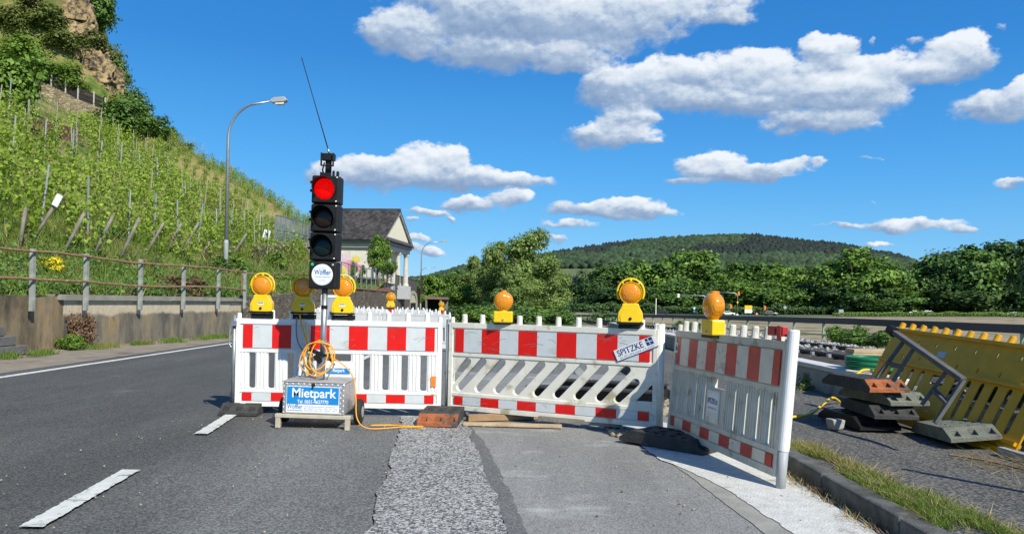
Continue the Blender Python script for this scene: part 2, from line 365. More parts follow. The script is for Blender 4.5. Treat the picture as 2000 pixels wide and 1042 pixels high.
# ------------------------------------------------------------------ mesh helpers
class MB:
    def __init__(self): self.v, self.f, self.mi = [], [], []
    def add(self, vs, fs, mi=0):
        o = len(self.v)
        self.v += [tuple(p) for p in vs]
        for f in fs: self.f.append([i + o for i in f]); self.mi.append(mi)
        return self
    def box(self, x0, x1, y0, y1, z0, z1, mi=0, T=None):
        vs = [Vector((x, y, z)) for z in (z0, z1) for y in (y0, y1) for x in (x0, x1)]
        if T is not None: vs = [T @ p for p in vs]
        return self.add(vs, [(0, 2, 3, 1), (4, 5, 7, 6), (0, 1, 5, 4), (2, 6, 7, 3), (0, 4, 6, 2), (1, 3, 7, 5)], mi)
    def bar(self, a, b, w, h=None, mi=0, up=(0, 0, 1)):
        a, b = Vector(a), Vector(b); h = h or w
        d = (b - a).normalized(); u = Vector(up)
        if abs(d.dot(u)) > .98: u = Vector((0, 1, 0))
        s = d.cross(u).normalized(); u = s.cross(d)
        vs = [p + s * sx * w / 2 + u * sz * h / 2 for p in (a, b) for sx, sz in ((-1, -1), (1, -1), (1, 1), (-1, 1))]
        return self.add(vs, [(3, 2, 1, 0), (4, 5, 6, 7), (0, 1, 5, 4), (1, 2, 6, 5), (2, 3, 7, 6), (3, 0, 4, 7)], mi)
    def tube(self, pts, rad, n=8, mi=0, cap=True):
        pts = [Vector(p) for p in pts]
        rad = rad if isinstance(rad, (list, tuple)) else [rad] * len(pts)
        vs, fs = [], []
        ref = None
        for i, p in enumerate(pts):
            d = (pts[min(i + 1, len(pts) - 1)] - pts[max(i - 1, 0)]).normalized()
            if ref is None:
                ref = d.orthogonal().normalized()
            ref = (ref - d * ref.dot(d)).normalized()
            s = d.cross(ref)
            for k in range(n):
                a = 2 * math.pi * k / n
                vs.append(p + (ref * math.cos(a) + s * math.sin(a)) * rad[i])
        for i in range(len(pts) - 1):
            for k in range(n):
                fs.append((i * n + k, i * n + (k + 1) % n, (i + 1) * n + (k + 1) % n, (i + 1) * n + k))
        if cap:
            fs.append(tuple(range(n - 1, -1, -1))); fs.append(tuple(range((len(pts) - 1) * n, len(pts) * n)))
        return self.add(vs, fs, mi)
    def lathe(self, prof, n=24, mi=0, axis='Y', c=(0, 0, 0)):
        """prof: (radius, position along the axis)"""
        c = Vector(c); vs, fs = [], []
        for r_, h_ in prof:
            for k in range(n):
                a = 2 * math.pi * k / n
                x, z = r_ * math.cos(a), r_ * math.sin(a)
                vs.append(c + (Vector((x, h_, z)) if axis == 'Y' else Vector((x, z, h_)) if axis == 'Z' else Vector((h_, x, z))))
        m_ = len(prof)
        for i in range(m_ - 1):
            for k in range(n):
                fs.append((i * n + k, i * n + (k + 1) % n, (i + 1) * n + (k + 1) % n, (i + 1) * n + k))
        fs.append(tuple(range(n))); fs.append(tuple(range((m_ - 1) * n, m_ * n)))
        return self.add(vs, fs, mi)
    def prism(self, poly, a, b, axis='Y', mi=0, T=None):
        """poly in the plane across the axis (x,z for Y; y,z for X; x,y for Z) from a to b"""
        n = len(poly)
        def pt(p, q): return Vector((p[0], q, p[1])) if axis == 'Y' else Vector((q, p[0], p[1])) if axis == 'X' else Vector((p[0], p[1], q))
        vs = [pt(p, a) for p in poly] + [pt(p, b) for p in poly]
        if T is not None: vs = [T @ p for p in vs]
        fs = [tuple(range(n)), tuple(range(2 * n - 1, n - 1, -1))] + [(i, i + n, (i + 1) % n + n, (i + 1) % n) for i in range(n)]
        return self.add(vs, fs, mi)
    def mesh(self, name, mats, smooth=False):
        me = bpy.data.meshes.new(name)
        me.from_pydata(self.v, [], self.f)
        for m in (mats if isinstance(mats, (list, tuple)) else [mats]): me.materials.append(m)
        me.polygons.foreach_set('material_index', self.mi)
        if smooth: me.polygons.foreach_set('use_smooth', [True] * len(self.f))
        bm = bmesh.new(); bm.from_mesh(me)
        bmesh.ops.recalc_face_normals(bm, faces=bm.faces)
        bm.to_mesh(me); bm.free()
        me.update()
        return me
    def obj(self, name, mats, parent=None, smooth=False, bevel=0, loc=None, rot=None):
        o = bpy.data.objects.new(name, self.mesh(name, mats, smooth))
        return put(o, parent, bevel, loc, rot)
def put(o, parent=None, bevel=0, loc=None, rot=None):
    COL.objects.link(o)
    if parent: o.parent = parent
    if loc is not None: o.location = loc
    if rot is not None: o.rotation_euler = rot
    if bevel:
        bv = o.modifiers.new('bevel', 'BEVEL'); bv.width = bevel; bv.segments = 2; bv.limit_method = 'ANGLE'; bv.angle_limit = R(40)
    return o
def mobj(name, me, parent=None, loc=None, rot=None, scale=None):
    o = bpy.data.objects.new(name, me)
    put(o, parent, 0, loc, rot)
    if scale is not None: o.scale = (scale,) * 3 if isinstance(scale, (int, float)) else scale
    return o
def tag(o, label=None, cat=None, group=None, kind=None):
    if label: o['label'] = label
    if cat: o['category'] = cat
    if group: o['group'] = group
    if kind: o['kind'] = kind
    return o
def thing(name, label, cat, loc=(0, 0, 0), rot=(0, 0, 0), group=None):
    o = bpy.data.objects.new(name, None)
    o.empty_display_size = .2
    COL.objects.link(o); o.location = loc; o.rotation_euler = rot
    o['kind'] = 'thing'
    return tag(o, label, cat, group)
def copy_tree(o, parent=None):
    c = o.copy(); COL.objects.link(c)
    if parent is not None: c.parent = parent
    for ch in [x for x in o.children]: copy_tree(ch, c)
    return c
def struct(o): o['kind'] = 'structure'; return o

def curve_mesh(cu, name):
    o = bpy.data.objects.new('temporary', cu); COL.objects.link(o)
    dg = bpy.context.evaluated_depsgraph_get(); dg.update()
    me = bpy.data.meshes.new_from_object(o.evaluated_get(dg))
    bpy.data.objects.remove(o); bpy.data.curves.remove(cu)
    me.name = name
    return me
def text_mesh(txt, size, mtl, bold=0.0, extrude=.0006, align='CENTER', shear=0.0, width=None):
    cu = bpy.data.curves.new('text', 'FONT')
    cu.body = txt; cu.size = size; cu.align_x = align; cu.align_y = 'CENTER'; cu.extrude = extrude; cu.offset = bold; cu.shear = shear
    cu.resolution_u = 4
    me = curve_mesh(cu, 'lettering')
    me.transform(Matrix.Rotation(R(90), 4, 'X'))       # upright, facing -Y
    if width:
        xs = [v.co.x for v in me.vertices]
        s_ = width / (max(xs) - min(xs)); me.transform(Matrix.Diagonal((s_, 1, 1, 1)))
    me.materials.clear(); me.materials.append(mtl)
    return me
def plate_mesh(outer, holes, th, mtl, name, bev=.004, res=2):
    """a plate standing in x,z with real holes, th thick in y, rounded edges"""
    cu = bpy.data.curves.new(name, 'CURVE'); cu.dimensions = '2D'; cu.fill_mode = 'BOTH'
    cu.extrude = max(th / 2 - bev, .0005); cu.bevel_depth = bev; cu.bevel_resolution = 1; cu.offset = -bev
    for poly in [outer] + holes:
        sp = cu.splines.new('POLY'); sp.points.add(len(poly) - 1)
        for i, (x, z) in enumerate(poly): sp.points[i].co = (x, z, 0, 1)
        sp.use_cyclic_u = True
    me = curve_mesh(cu, name)
    me.transform(Matrix.Rotation(R(90), 4, 'X'))
    me.materials.clear(); me.materials.append(mtl)
    return me
def rrect(x0, x1, z0, z1, r, n=4):
    p = []
    for cx, cz, a0 in ((x1 - r, z1 - r, 0), (x0 + r, z1 - r, 90), (x0 + r, z0 + r, 180), (x1 - r, z0 + r, 270)):
        for k in range(n + 1):
            a = R(a0 + 90 * k / n); p.append((cx + r * math.cos(a), cz + r * math.sin(a)))
    return p
def capsule(a, b, r, n=6):
    ax, az = a; bx, bz = b
    th = math.atan2(bz - az, bx - ax); p = []
    for c_, s0 in ((b, -90), (a, 90)):
        for k in range(n + 1):
            q = th + R(s0 + 180 * k / n); p.append((c_[0] + r * math.cos(q), c_[1] + r * math.sin(q)))
    return p
def merge(meshes, name, mats=None):
    bm = bmesh.new()
    allm = []
    for me in meshes:
        base = len(bm.faces)
        bm.from_mesh(me); bm.faces.ensure_lookup_table()
        idx = []
        for mm in me.materials:
            if mm not in allm: allm.append(mm)
            idx.append(allm.index(mm))
        for f in bm.faces[base:]: f.material_index = idx[f.material_index] if idx else 0
    me = bpy.data.meshes.new(name); bm.to_mesh(me); bm.free()
    for mm in allm: me.materials.append(mm)
    return me
def spline(pts, n=8):
    """Catmull-Rom through the points"""
    pts = [Vector(p) for p in pts]; out = []
    q = [pts[0]] + pts + [pts[-1]]
    for i in range(1, len(q) - 2):
        p0, p1, p2, p3 = q[i - 1], q[i], q[i + 1], q[i + 2]
        for k in range(n):
            t_ = k / n
            out.append(.5 * ((2 * p1) + (p2 - p0) * t_ + (2 * p0 - 5 * p1 + 4 * p2 - p3) * t_ ** 2 + (3 * p1 - p0 - 3 * p2 + p3) * t_ ** 3))
    out.append(pts[-1])
    return out
def quads(name, V, mtl):
    """V: (n,4,3) array of leaf-sized faces"""
    n = len(V)
    me = bpy.data.meshes.new(name)
    me.vertices.add(4 * n); me.vertices.foreach_set('co', np.ascontiguousarray(V, dtype=np.float32).ravel())
    me.loops.add(4 * n); me.loops.foreach_set('vertex_index', np.arange(4 * n, dtype=np.int32))
    me.polygons.add(n); me.polygons.foreach_set('loop_start', np.arange(0, 4 * n, 4, dtype=np.int32))
    me.materials.append(mtl)
    me.update(calc_edges=True)
    return me
def leaves(c, nrm, size, rng, aspect=.62, spread=.5):
    """diamond leaves centred on c, facing roughly along nrm"""
    n = len(c)
    nn = nrm + rng.normal(0, spread, (n, 3)); nn /= np.linalg.norm(nn, axis=1)[:, None] + 1e-9
    a = rng.normal(0, 1, (n, 3)); u = np.cross(nn, a); u /= np.linalg.norm(u, axis=1)[:, None] + 1e-9
    v = np.cross(nn, u)
    s = (size * rng.uniform(.6, 1.35, n))[:, None]
    return np.stack([c - u * s / 2, c - v * s * aspect / 2 + nn * s * .08, c + u * s / 2, c + v * s * aspect / 2 + nn * s * .08], axis=1)

# ================================================================== THE SETTING
from mathutils import noise as mnoise
def sstep(a, b, x): t_ = min(1, max(0, (x - a) / (b - a))); return t_ * t_ * (3 - 2 * t_)
def lerp_table(tab, x):
    if x <= tab[0][0]: return tab[0][1]
    for (a, va), (b, vb) in zip(tab, tab[1:]):
        if x <= b: return va + (vb - va) * (x - a) / (b - a)
    return tab[-1][1]
EDGE = [(-10, -12.8), (5, -11.2), (14.9, -9.9), (24.3, -8.75), (50, -9.2), (88, -10.3), (140, -16)]
def edge(y): return lerp_table(EDGE, y)
def gz(x, y):
    z = -.03
    z -= 1.55 * sstep(9.8, 18, x)
    if y > 100: z -= 1.3 * sstep(100, 170, y) * (1 - sstep(9.8, 18, x))
    z += 8 * sstep(330, 900, y)
    z += 1.6 * sstep(55, 150, x) * sstep(90, 200, y)
    if y > 252: z += .35 * sstep(252, 262, y)
    return z
def ground_material():
    m, t, b = new_mat('ground_earth_and_grass')
    b.inputs['Roughness'].default_value = .95; b.inputs['Specular IOR Level'].default_value = .2
    g = t.nodes.new('ShaderNodeNewGeometry').outputs['Position']
    def nz(s, d=6, r_=.6):
        n = t.nodes.new('ShaderNodeTexNoise'); n.inputs['Scale'].default_value = s; n.inputs['Detail'].default_value = d; n.inputs['Roughness'].default_value = r_
        t.links.new(g, n.inputs['Vector']); return n.outputs['Fac']
    def ramp(f, cols):
        r_ = t.nodes.new('ShaderNodeValToRGB'); e_ = r_.color_ramp.elements
        e_[0].position, e_[0].color = cols[0][0], (*cols[0][1], 1); e_[1].position, e_[1].color = cols[-1][0], (*cols[-1][1], 1)
        for p_, c_ in cols[1:-1]:
            q = e_.new(p_); q.color = (*c_, 1)
        t.links.new(f, r_.inputs[0]); return r_.outputs[0]
    grass = ramp(nz(.25), [(.3, (.045, .085, .018)), (.5, (.07, .12, .025)), (.7, (.13, .14, .04))])
    earth = ramp(nz(.55, 8, .7), [(.3, (.15, .12, .07)), (.46, (.30, .24, .15)), (.58, (.37, .30, .20)), (.72, (.20, .17, .09))])
    sp = t.nodes.new('ShaderNodeSeparateXYZ'); t.links.new(g, sp.inputs[0])
    def rng_(v, a, c_):
        r_ = t.nodes.new('ShaderNodeMapRange'); r_.interpolation_type = 'SMOOTHSTEP'; r_.inputs['From Min'].default_value = a; r_.inputs['From Max'].default_value = c_
        t.links.new(v, r_.inputs['Value']); return r_.outputs[0]
    def mul(a, c_):
        n = t.nodes.new('ShaderNodeMath'); n.operation = 'MULTIPLY'; t.links.new(a, n.inputs[0]); t.links.new(c_, n.inputs[1]); return n.outputs[0]
    k = mul(mul(rng_(sp.outputs[0], 3, 9), rng_(sp.outputs[1], 226, 214)), rng_(nz(.12), .36, .46))
    mx2 = t.nodes.new('ShaderNodeMix'); mx2.data_type = 'RGBA'
    t.links.new(k, mx2.inputs['Factor']); t.links.new(grass, mx2.inputs['A']); t.links.new(earth, mx2.inputs['B'])
    t.links.new(mx2.outputs['Result'], b.inputs['Base Color'])
    bp = t.nodes.new('ShaderNodeBump'); bp.inputs['Strength'].default_value = .8; bp.inputs['Distance'].default_value = .15
    t.links.new(nz(1.6, 6), bp.inputs['Height']); t.links.new(bp.outputs[0], b.inputs['Normal'])
    return m
xs = [-2500, -900, -400, -200, -100, -50, -30, -20, -12, -8, -4, 0, 4, 8] + [9.8 + .8 * i for i in range(12)] + [25, 35, 50, 75, 100, 140, 200, 300, 500, 900, 2500]
ys = [-60, -20, 0, 10, 20, 30, 40, 55, 70, 85, 100, 110, 125, 140, 155, 170, 190, 210, 230, 250, 254, 258, 262, 280, 300, 330, 400, 500, 650, 800, 900, 1200, 2000, 6000]
mb = MB()
mb.v = [(x, y, gz(x, y)) for y in ys for x in xs]
nx = len(xs)
mb.f = [(j * nx + i, j * nx + i + 1, (j + 1) * nx + i + 1, (j + 1) * nx + i) for j in range(len(ys) - 1) for i in range(nx - 1)]
mb.mi = [0] * len(mb.f)
struct(mb.obj('ground', ground_material(), smooth=True))

# road and sheets
def sheet(name, pts, z, m):
    mb = MB(); mb.add([(p[0], p[1], z) for p in pts], [tuple(range(len(pts)))])
    return struct(mb.obj(name, m))
def strip(name, left, right, z, m, seed=0, jag=0.0, n=60):
    """a strip between two x(y) polylines with uneven edges"""
    rr = random.Random(seed)
    y0, y1 = left[0][0], left[-1][0]
    mb = MB(); vs = []
    ysamp = [y0]
    while ysamp[-1] < y1 - .001:
        q = ysamp[-1]; ysamp.append(min(y1, q + (.03 if jag and 2 < q < 9.5 else .25 if -2 < q < 30 else 1.0)))
    n = len(ysamp) - 1
    def wob(y, k): return jag * (1.3 * mnoise.noise((y * 1.6, seed, k)) + .9 * mnoise.noise((y * 6, seed, k + 5)) + .35 * mnoise.noise((y * 24, seed, k + 9)))
    for y in ysamp:
        vs.append((lerp_table(left, y) + wob(y, 0), y, z)); vs.append((lerp_table(right, y) + wob(y, 30), y, z))
    mb.add(vs, [(2 * i, 2 * i + 1, 2 * i + 3, 2 * i + 2) for i in range(n)])
    return struct(mb.obj(name, m))
ROADL = [(-20, -7.0), (25, -7.35), (60, -8.0), (110, -10.5), (160, -18)]
strip('road', [(-20, -7.35), (25, -7.6), (60, -8.3), (110, -10.8), (160, -18)], [(-20, 2.03), (25, 2.03), (60, 1.6), (110, -2), (160, -9)], 0.0, M['asphalt'], n=90)
strip('verge', [(-20, -13.8), (5, -11.6), (14.9, -10.2), (24.3, -9.0), (50, -9.4), (110, -13)], [(-20, -7.2), (25, -7.5), (50, -8.0), (110, -10.8)], -.006, M['dirt'], 3, .03, n=120)
strip('patched_lane_surface', [(-20, .40), (4.0, .02), (7.3, -.40), (13, -1.1)], [(-20, 2.03), (13, 2.03)], .008, M['asphalt_new'], 5, .006, n=160)
strip('tar_band', [(-20, .40), (4.0, .0), (7.3, -.42), (13, -1.12)], [(-20, .56), (4.0, .10), (6.0, -.13), (7.3, -.36), (13, -1.0)], .012, M['tar'], 6, .02, n=200)
strip('chippings_strip', [(-20, -1.9), (2, -.85), (4.0, -.72), (7.2, -1.02), (7.9, -1.1)], [(-20, .36), (2, .18), (4.0, .0), (7.2, -.38), (7.9, -.5)], .014, M['chipping'], 7, .025, n=260)
strip('gutter', [(-20, 1.42), (3.5, 1.40), (6.0, 1.22), (7.5, 1.12), (30, 1.1)], [(-20, 1.60), (3.5, 1.58), (6.0, 1.40), (7.5, 1.3), (30, 1.3)], .012, M['gutter'], 8, .008, n=200)
strip('cement_dust', [(-20, 1.58), (3.5, 1.56), (5.0, 1.42), (6.0, 1.18), (7.0, 1.0), (8.0, 1.15)], [(-20, 2.0), (3.5, 2.0), (6.2, 1.95), (7.2, 1.75), (8.0, 1.5)], .016, M['dust'], 9, .03, n=260)
# markings
def marking(name, x0, y0, x1, y1, wd, z=.018, seed=0, n=24, jag=.012):
    rr = random.Random(seed); mb = MB(); vs = []
    for i in range(n + 1):
        t_ = i / n; x, y = x0 + (x1 - x0) * t_, y0 + (y1 - y0) * t_
        vs += [(x - wd / 2 + rr.uniform(-jag, jag), y, z), (x + wd / 2 + rr.uniform(-jag, jag), y, z)]
    mb.add(vs, [(2 * i, 2 * i + 1, 2 * i + 3, 2 * i + 2) for i in range(n)])
    return struct(mb.obj(name, M['road_white']))
marking('edge_line', -6.95, -15, -7.25, 25, .14, .004, 1, 120, .008)
marking('edge_line', -7.25, 25.2, -8.9, 80, .14, .004, 2, 60, .008)
marking('centre_dash', *G(150, 982)[:2], *G(256, 921)[:2], .12, .018, 3, jag=.006)
marking('centre_dash', *G(60, 1034)[:2], *G(151, 981)[:2], .12, .018, 13, jag=.006)
marking('centre_dash', *G(393, 850)[:2], *G(452, 812)[:2], .12, .018, 4, jag=.006)
for k in range(3):
    y = 15 + k * 6
    marking('centre_dash', -2.95 - k * .1, y, -3.0 - k * .1, y + 3, .15, .018, 5 + k)

# kerb, pavement, railway bed
mb = MB()
for i in range(-6, 26):
    y = i * 1.0
    mb.box(2.035, 2.175, y + .004, y + .996, -.05, .125 + .004 * (i % 3))
struct(mb.obj('kerb', M['kerb'], bevel=.018))
mb = MB()
nxp, nyp = 8, 80
mb.v = [(2.17 + (4.08 - 2.17) * i / nxp, -8 + 38 * j / nyp, .112 + .012 * mnoise.noise((i * .5, j * .35, 0))) for j in range(nyp + 1) for i in range(nxp + 1)]
mb.f = [(j * (nxp + 1) + i, j * (nxp + 1) + i + 1, (j + 1) * (nxp + 1) + i + 1, (j + 1) * (nxp + 1) + i) for j in range(nyp) for i in range(nxp)]
mb.mi = [0] * len(mb.f)
struct(mb.obj('pavement', M['pavement'], smooth=True))
M['ballast'] = mat('ballast_stones', (.36, .36, .35), .9, .35, 22, c2=(.16, .15, .14), c2s=18, c2amt=.5, bump=1, bscale=26, world=True)
mb = MB()
nxp, nyp = 14, 110
def bed(x, y):
    base = .36 - .012 * max(0, y - 12) - .45 * sstep(8.7, 9.7, x)
    return base + .035 * mnoise.noise((x * 4, y * 4, 1)) + .03 * mnoise.noise((x * 9, y * 9, 5))
mb.v = [(4.2 + (9.75 - 4.2) * max(0, i - 1) / nxp - .067 * max(0, y - 20) * .5, y, bed(4.2 + (9.75 - 4.2) * i / nxp, y) if i else -.1) for y in [-4 + 66 * j / nyp for j in range(nyp + 1)] for i in range(nxp + 1)]
mb.f = [(j * (nxp + 1) + i, j * (nxp + 1) + i + 1, (j + 1) * (nxp + 1) + i + 1, (j + 1) * (nxp + 1) + i) for j in range(nyp) for i in range(nxp)]
mb.mi = [0] * len(mb.f)
struct(mb.obj('track_bed', M['ballast'], smooth=True))
# loose stones on the bed near the wall: small crushed rock, one stuff object
rng = np.random.default_rng(5)
bm = bmesh.new(); bmesh.ops.create_icosphere(bm, subdivisions=1, radius=1)
ico_v = np.array([v.co[:] for v in bm.verts]); ico_f = np.array([[v.index for v in f.verts] for f in bm.faces]); bm.free()
def rocks(name, C_, Rr, m, rng, flat=.7, jit=.35):
    n, k = len(C_), len(ico_v)
    V = ico_v[None] * (1 + rng.uniform(-jit, jit, (n, k, 1))) * Rr[:, None, None]
    V[:, :, 2] *= flat
    V = V + C_[:, None, :]
    Fc = (ico_f[None] + (np.arange(n) * k)[:, None, None]).reshape(-1, 3)
    me = bpy.data.meshes.new(name)
    me.vertices.add(n * k); me.vertices.foreach_set('co', V.astype(np.float32).ravel())
    me.loops.add(len(Fc) * 3); me.loops.foreach_set('vertex_index', Fc.astype(np.int32).ravel())
    me.polygons.add(len(Fc)); me.polygons.foreach_set('loop_start', np.arange(0, len(Fc) * 3, 3, dtype=np.int32))
    me.materials.append(m); me.update(calc_edges=True)
    return me
M['stone_chip'] = mat('crushed_rock', (.33, .325, .31), .9, .2, 9, island=.5, world=True)
n = 5200
cx_ = rng.uniform(4.45, 7.6, n); cy_ = 5 + 20 * rng.random(n) ** 1.6
C_ = np.stack([cx_, cy_, .385 + rng.uniform(0, .03, n)], 1)
tag(mobj('ballast_gravel', rocks('ballast_gravel', C_, rng.uniform(.022, .05, n), M['stone_chip'], rng)), 'pale crushed stone ballast beside the railway rails', 'gravel', kind='stuff')

# low concrete wall between pavement and railway
M['concrete'] = mat('pale_concrete', (.34, .33, .31), .85, .14, 3, c2=(.22, .21, .19), c2s=1.6, c2amt=.55, bump=.25, bscale=30)
wl = thing('concrete_wall', 'low pale concrete wall between the pavement and the railway track', 'wall', (4.08, 0, 0))
mb = MB()
for i in range(3, 11):
    y0 = i * 3.0 - .7
    mb.box(0.02, .26, y0 + .01, y0 + 2.99, -.05, .385)
mb.obj('wall_panel', M['concrete'], wl, bevel=.01)
mb = MB()
for i in range(3, 11):
    y0 = i * 3.0 - .7
    mb.box(0, .30, y0 + .006, y0 + 2.994, .388, .455)
mb.obj('coping', mat('white_coping', (.58, .57, .54), .8, .1, 5), wl, bevel=.012)

# railway rails, each a thing of its own
for x, lab in ((4.98, 'dark steel railway rail nearest the low concrete wall'), (6.42, 'dark steel railway rail farther from the low concrete wall')):
    r_ = thing('railway_rail', lab, 'rail', (x, 0, .40), group='railway rails on the ballast')
    mb = MB(); mb.prism([(-.07, .06), (.07, .06), (.07, .075), (.012, .09), (.012, .17), (.036, .18), (.036, .215), (-.036, .215), (-.036, .18), (-.012, .17), (-.012, .09), (-.07, .075)], 2, 58)
    for i_, v_ in enumerate(mb.v): mb.v[i_] = (v_[0], v_[1], v_[2] - .012 * max(0, v_[1] - 12))
    mb.obj('rail_profile', M['rail_steel'], r_)
    mb = MB()
    for k in range(55):
        y = 4 + .65 * k
        for s_ in (-1, 1): mb.box(s_ * .095 - .022, s_ * .095 + .022, y - .04, y + .04, .06 - .012 * max(0, y - 12), .11 - .012 * max(0, y - 12))
    mb.obj('rail_clips', mat('galvanised_clips', (.5, .5, .5), .4, .1, 6, metal=.6), r_)
slm = MB().box(-1.3, 1.3, -.13, .13, -.16, .06).mesh('sleeper', mat('dark_sleeper', (.06, .055, .05), .9, .2, 5))
for k in range(50):
    o = mobj('railway_sleeper', slm, None, (5.7, 4.0 + .65 * k, .40 - .012 * max(0, .65 * k - 8)))
    tag(o, 'dark railway sleeper bedded in the pale ballast under the rails', 'sleeper', 'sleepers under the rails')

# railing beyond the track: one long railing with a heavy top beam
RX0, RS = 10.7, -.067
def rl(d, z): return Vector((RX0 + RS * d, d, z))
def rtop(d): return lerp_table([(8, 1.02), (14.6, .98), (20.8, .96), (38.8, .75), (73, .15), (140, -.6)], d)
rg = thing('railing', 'long railing with dark top beam and pale green posts beyond the track', 'railing', rl(20, 0))
o0 = rl(20, 0)
mb = MB()
ds = [9 + 3 * i for i in range(44)]
for a, b_ in zip(ds, ds[1:]): mb.bar(rl(a, rtop(a) - .085) - o0, rl(b_, rtop(b_) - .085) - o0, .09, .17)
mb.obj('top_beam', M['dark_beam'], rg)
mb = MB()
for a, b_ in zip(ds, ds[1:]): mb.bar(rl(a, rtop(a) - .50) - o0, rl(b_, rtop(b_) - .50) - o0, .035, .04)
mb.obj('middle_rail', M['green_paint'], rg)
d = 10.8 - .2
postm = MB().box(-.035, .035, -.03, .03, -1.3, -.17).mesh('post', M['green_paint'])
while d < 75:
    p = rl(d, rtop(d)) - o0
    mobj('post', postm, rg, p)
    d += 2.0

# ------------------------------------------------------------------ hillside on the left
RT = [(0, 0), (1.0, .18), (2.2, .9), (13.2, 7.0), (15.9, 8.8), (19.5, 10.8), (24.3, 13.6), (30.5, 17.4), (36.5, 23.3), (40, 29.0), (41.5, 36.5), (46, 47), (60, 58), (120, 72)]
def notch(y): return 10.3 * sstep(51, 57, y) * (1 - sstep(76, 82, y))
def zb(y): return 1.12 + .62 * sstep(25, 40, y) + .75 * sstep(52, 58, y)
def hz_(t_, y):
    q = t_ - notch(y)
    z = zb(y) + lerp_table(RT, max(0, q))
    yr = 91 + .12 * t_
    if y > yr: z -= (y - yr) * 1.15
    n_ = mnoise.noise((t_ * .35, y * .35, 3.3)) * .22 + mnoise.noise((t_ * 1.2, y * 1.2, 8)) * .09
    return max(z + n_ * sstep(.2, 2.5, t_), -.5)
def hill_z(x, y): return hz_(edge(y) - .12 - x, y)
def hill_hit(px, py, d0=11, d1=130):
    X, Z = ray(px, py); d = d0
    while d < d1:
        x, z = X * d, H + Z * d
        if x < edge(d) - .15 and z < hill_z(x, d): return Vector((x, d, hill_z(x, d)))
        d += .12
    return None
def hill_material():
    m, t, b = new_mat('vineyard_soil_and_grass')
    b.inputs['Roughness'].default_value = .95; b.inputs['Specular IOR Level'].default_value = .2
    g = t.nodes.new('ShaderNodeNewGeometry').outputs['Position']
    def nz(s, d=7, r_=.62):
        n = t.nodes.new('ShaderNodeTexNoise'); n.inputs['Scale'].default_value = s; n.inputs['Detail'].default_value = d; n.inputs['Roughness'].default_value = r_
        t.links.new(g, n.inputs['Vector']); return n.outputs['Fac']
    r_ = t.nodes.new('ShaderNodeValToRGB'); e_ = r_.color_ramp.elements
    e_[0].position, e_[0].color = .28, (.05, .085, .018, 1)
    e_[1].position, e_[1].color = .74, (.30, .21, .12, 1)
    for p_, c_ in ((.42, (.10, .15, .03)), (.50, (.17, .19, .05)), (.60, (.25, .225, .09)), (.67, (.29, .19, .11))):
        q = e_.new(p_); q.color = (*c_, 1)
    t.links.new(nz(.45), r_.inputs[0])
    n2 = t.nodes.new('ShaderNodeMapRange'); n2.inputs['To Min'].default_value = .7; n2.inputs['To Max'].default_value = 1.3
    t.links.new(nz(5), n2.inputs['Value'])
    v = t.nodes.new('ShaderNodeVectorMath'); v.operation = 'SCALE'; t.links.new(r_.outputs[0], v.inputs[0]); t.links.new(n2.outputs[0], v.inputs['Scale'])
    t.links.new(v.outputs[0], b.inputs['Base Color'])
    bp = t.nodes.new('ShaderNodeBump'); bp.inputs['Strength'].default_value = .9; bp.inputs['Distance'].default_value = .12
    t.links.new(nz(3, 8, .7), bp.inputs['Height']); t.links.new(bp.outputs[0], b.inputs['Normal'])
    return m
ts = [0, .3, .6, 1, 1.4, 1.8, 2.2, 2.8] + [3.4 + .6 * i for i in range(85)] + [56, 60, 66, 75, 90, 110, 130]
yy = [-6 + 1.0 * i for i in range(136)]
mb = MB()
for y in yy:
    for t_ in ts: mb.v.append((edge(y) - .12 - t_, y, hz_(t_, y)))
nx = len(ts)
mb.f = [(j * nx + i, j * nx + i + 1, (j + 1) * nx + i + 1, (j + 1) * nx + i) for j in range(len(yy) - 1) for i in range(nx - 1)]
mb.mi = [0] * len(mb.f)
struct(mb.obj('hillside', hill_material(), smooth=True))

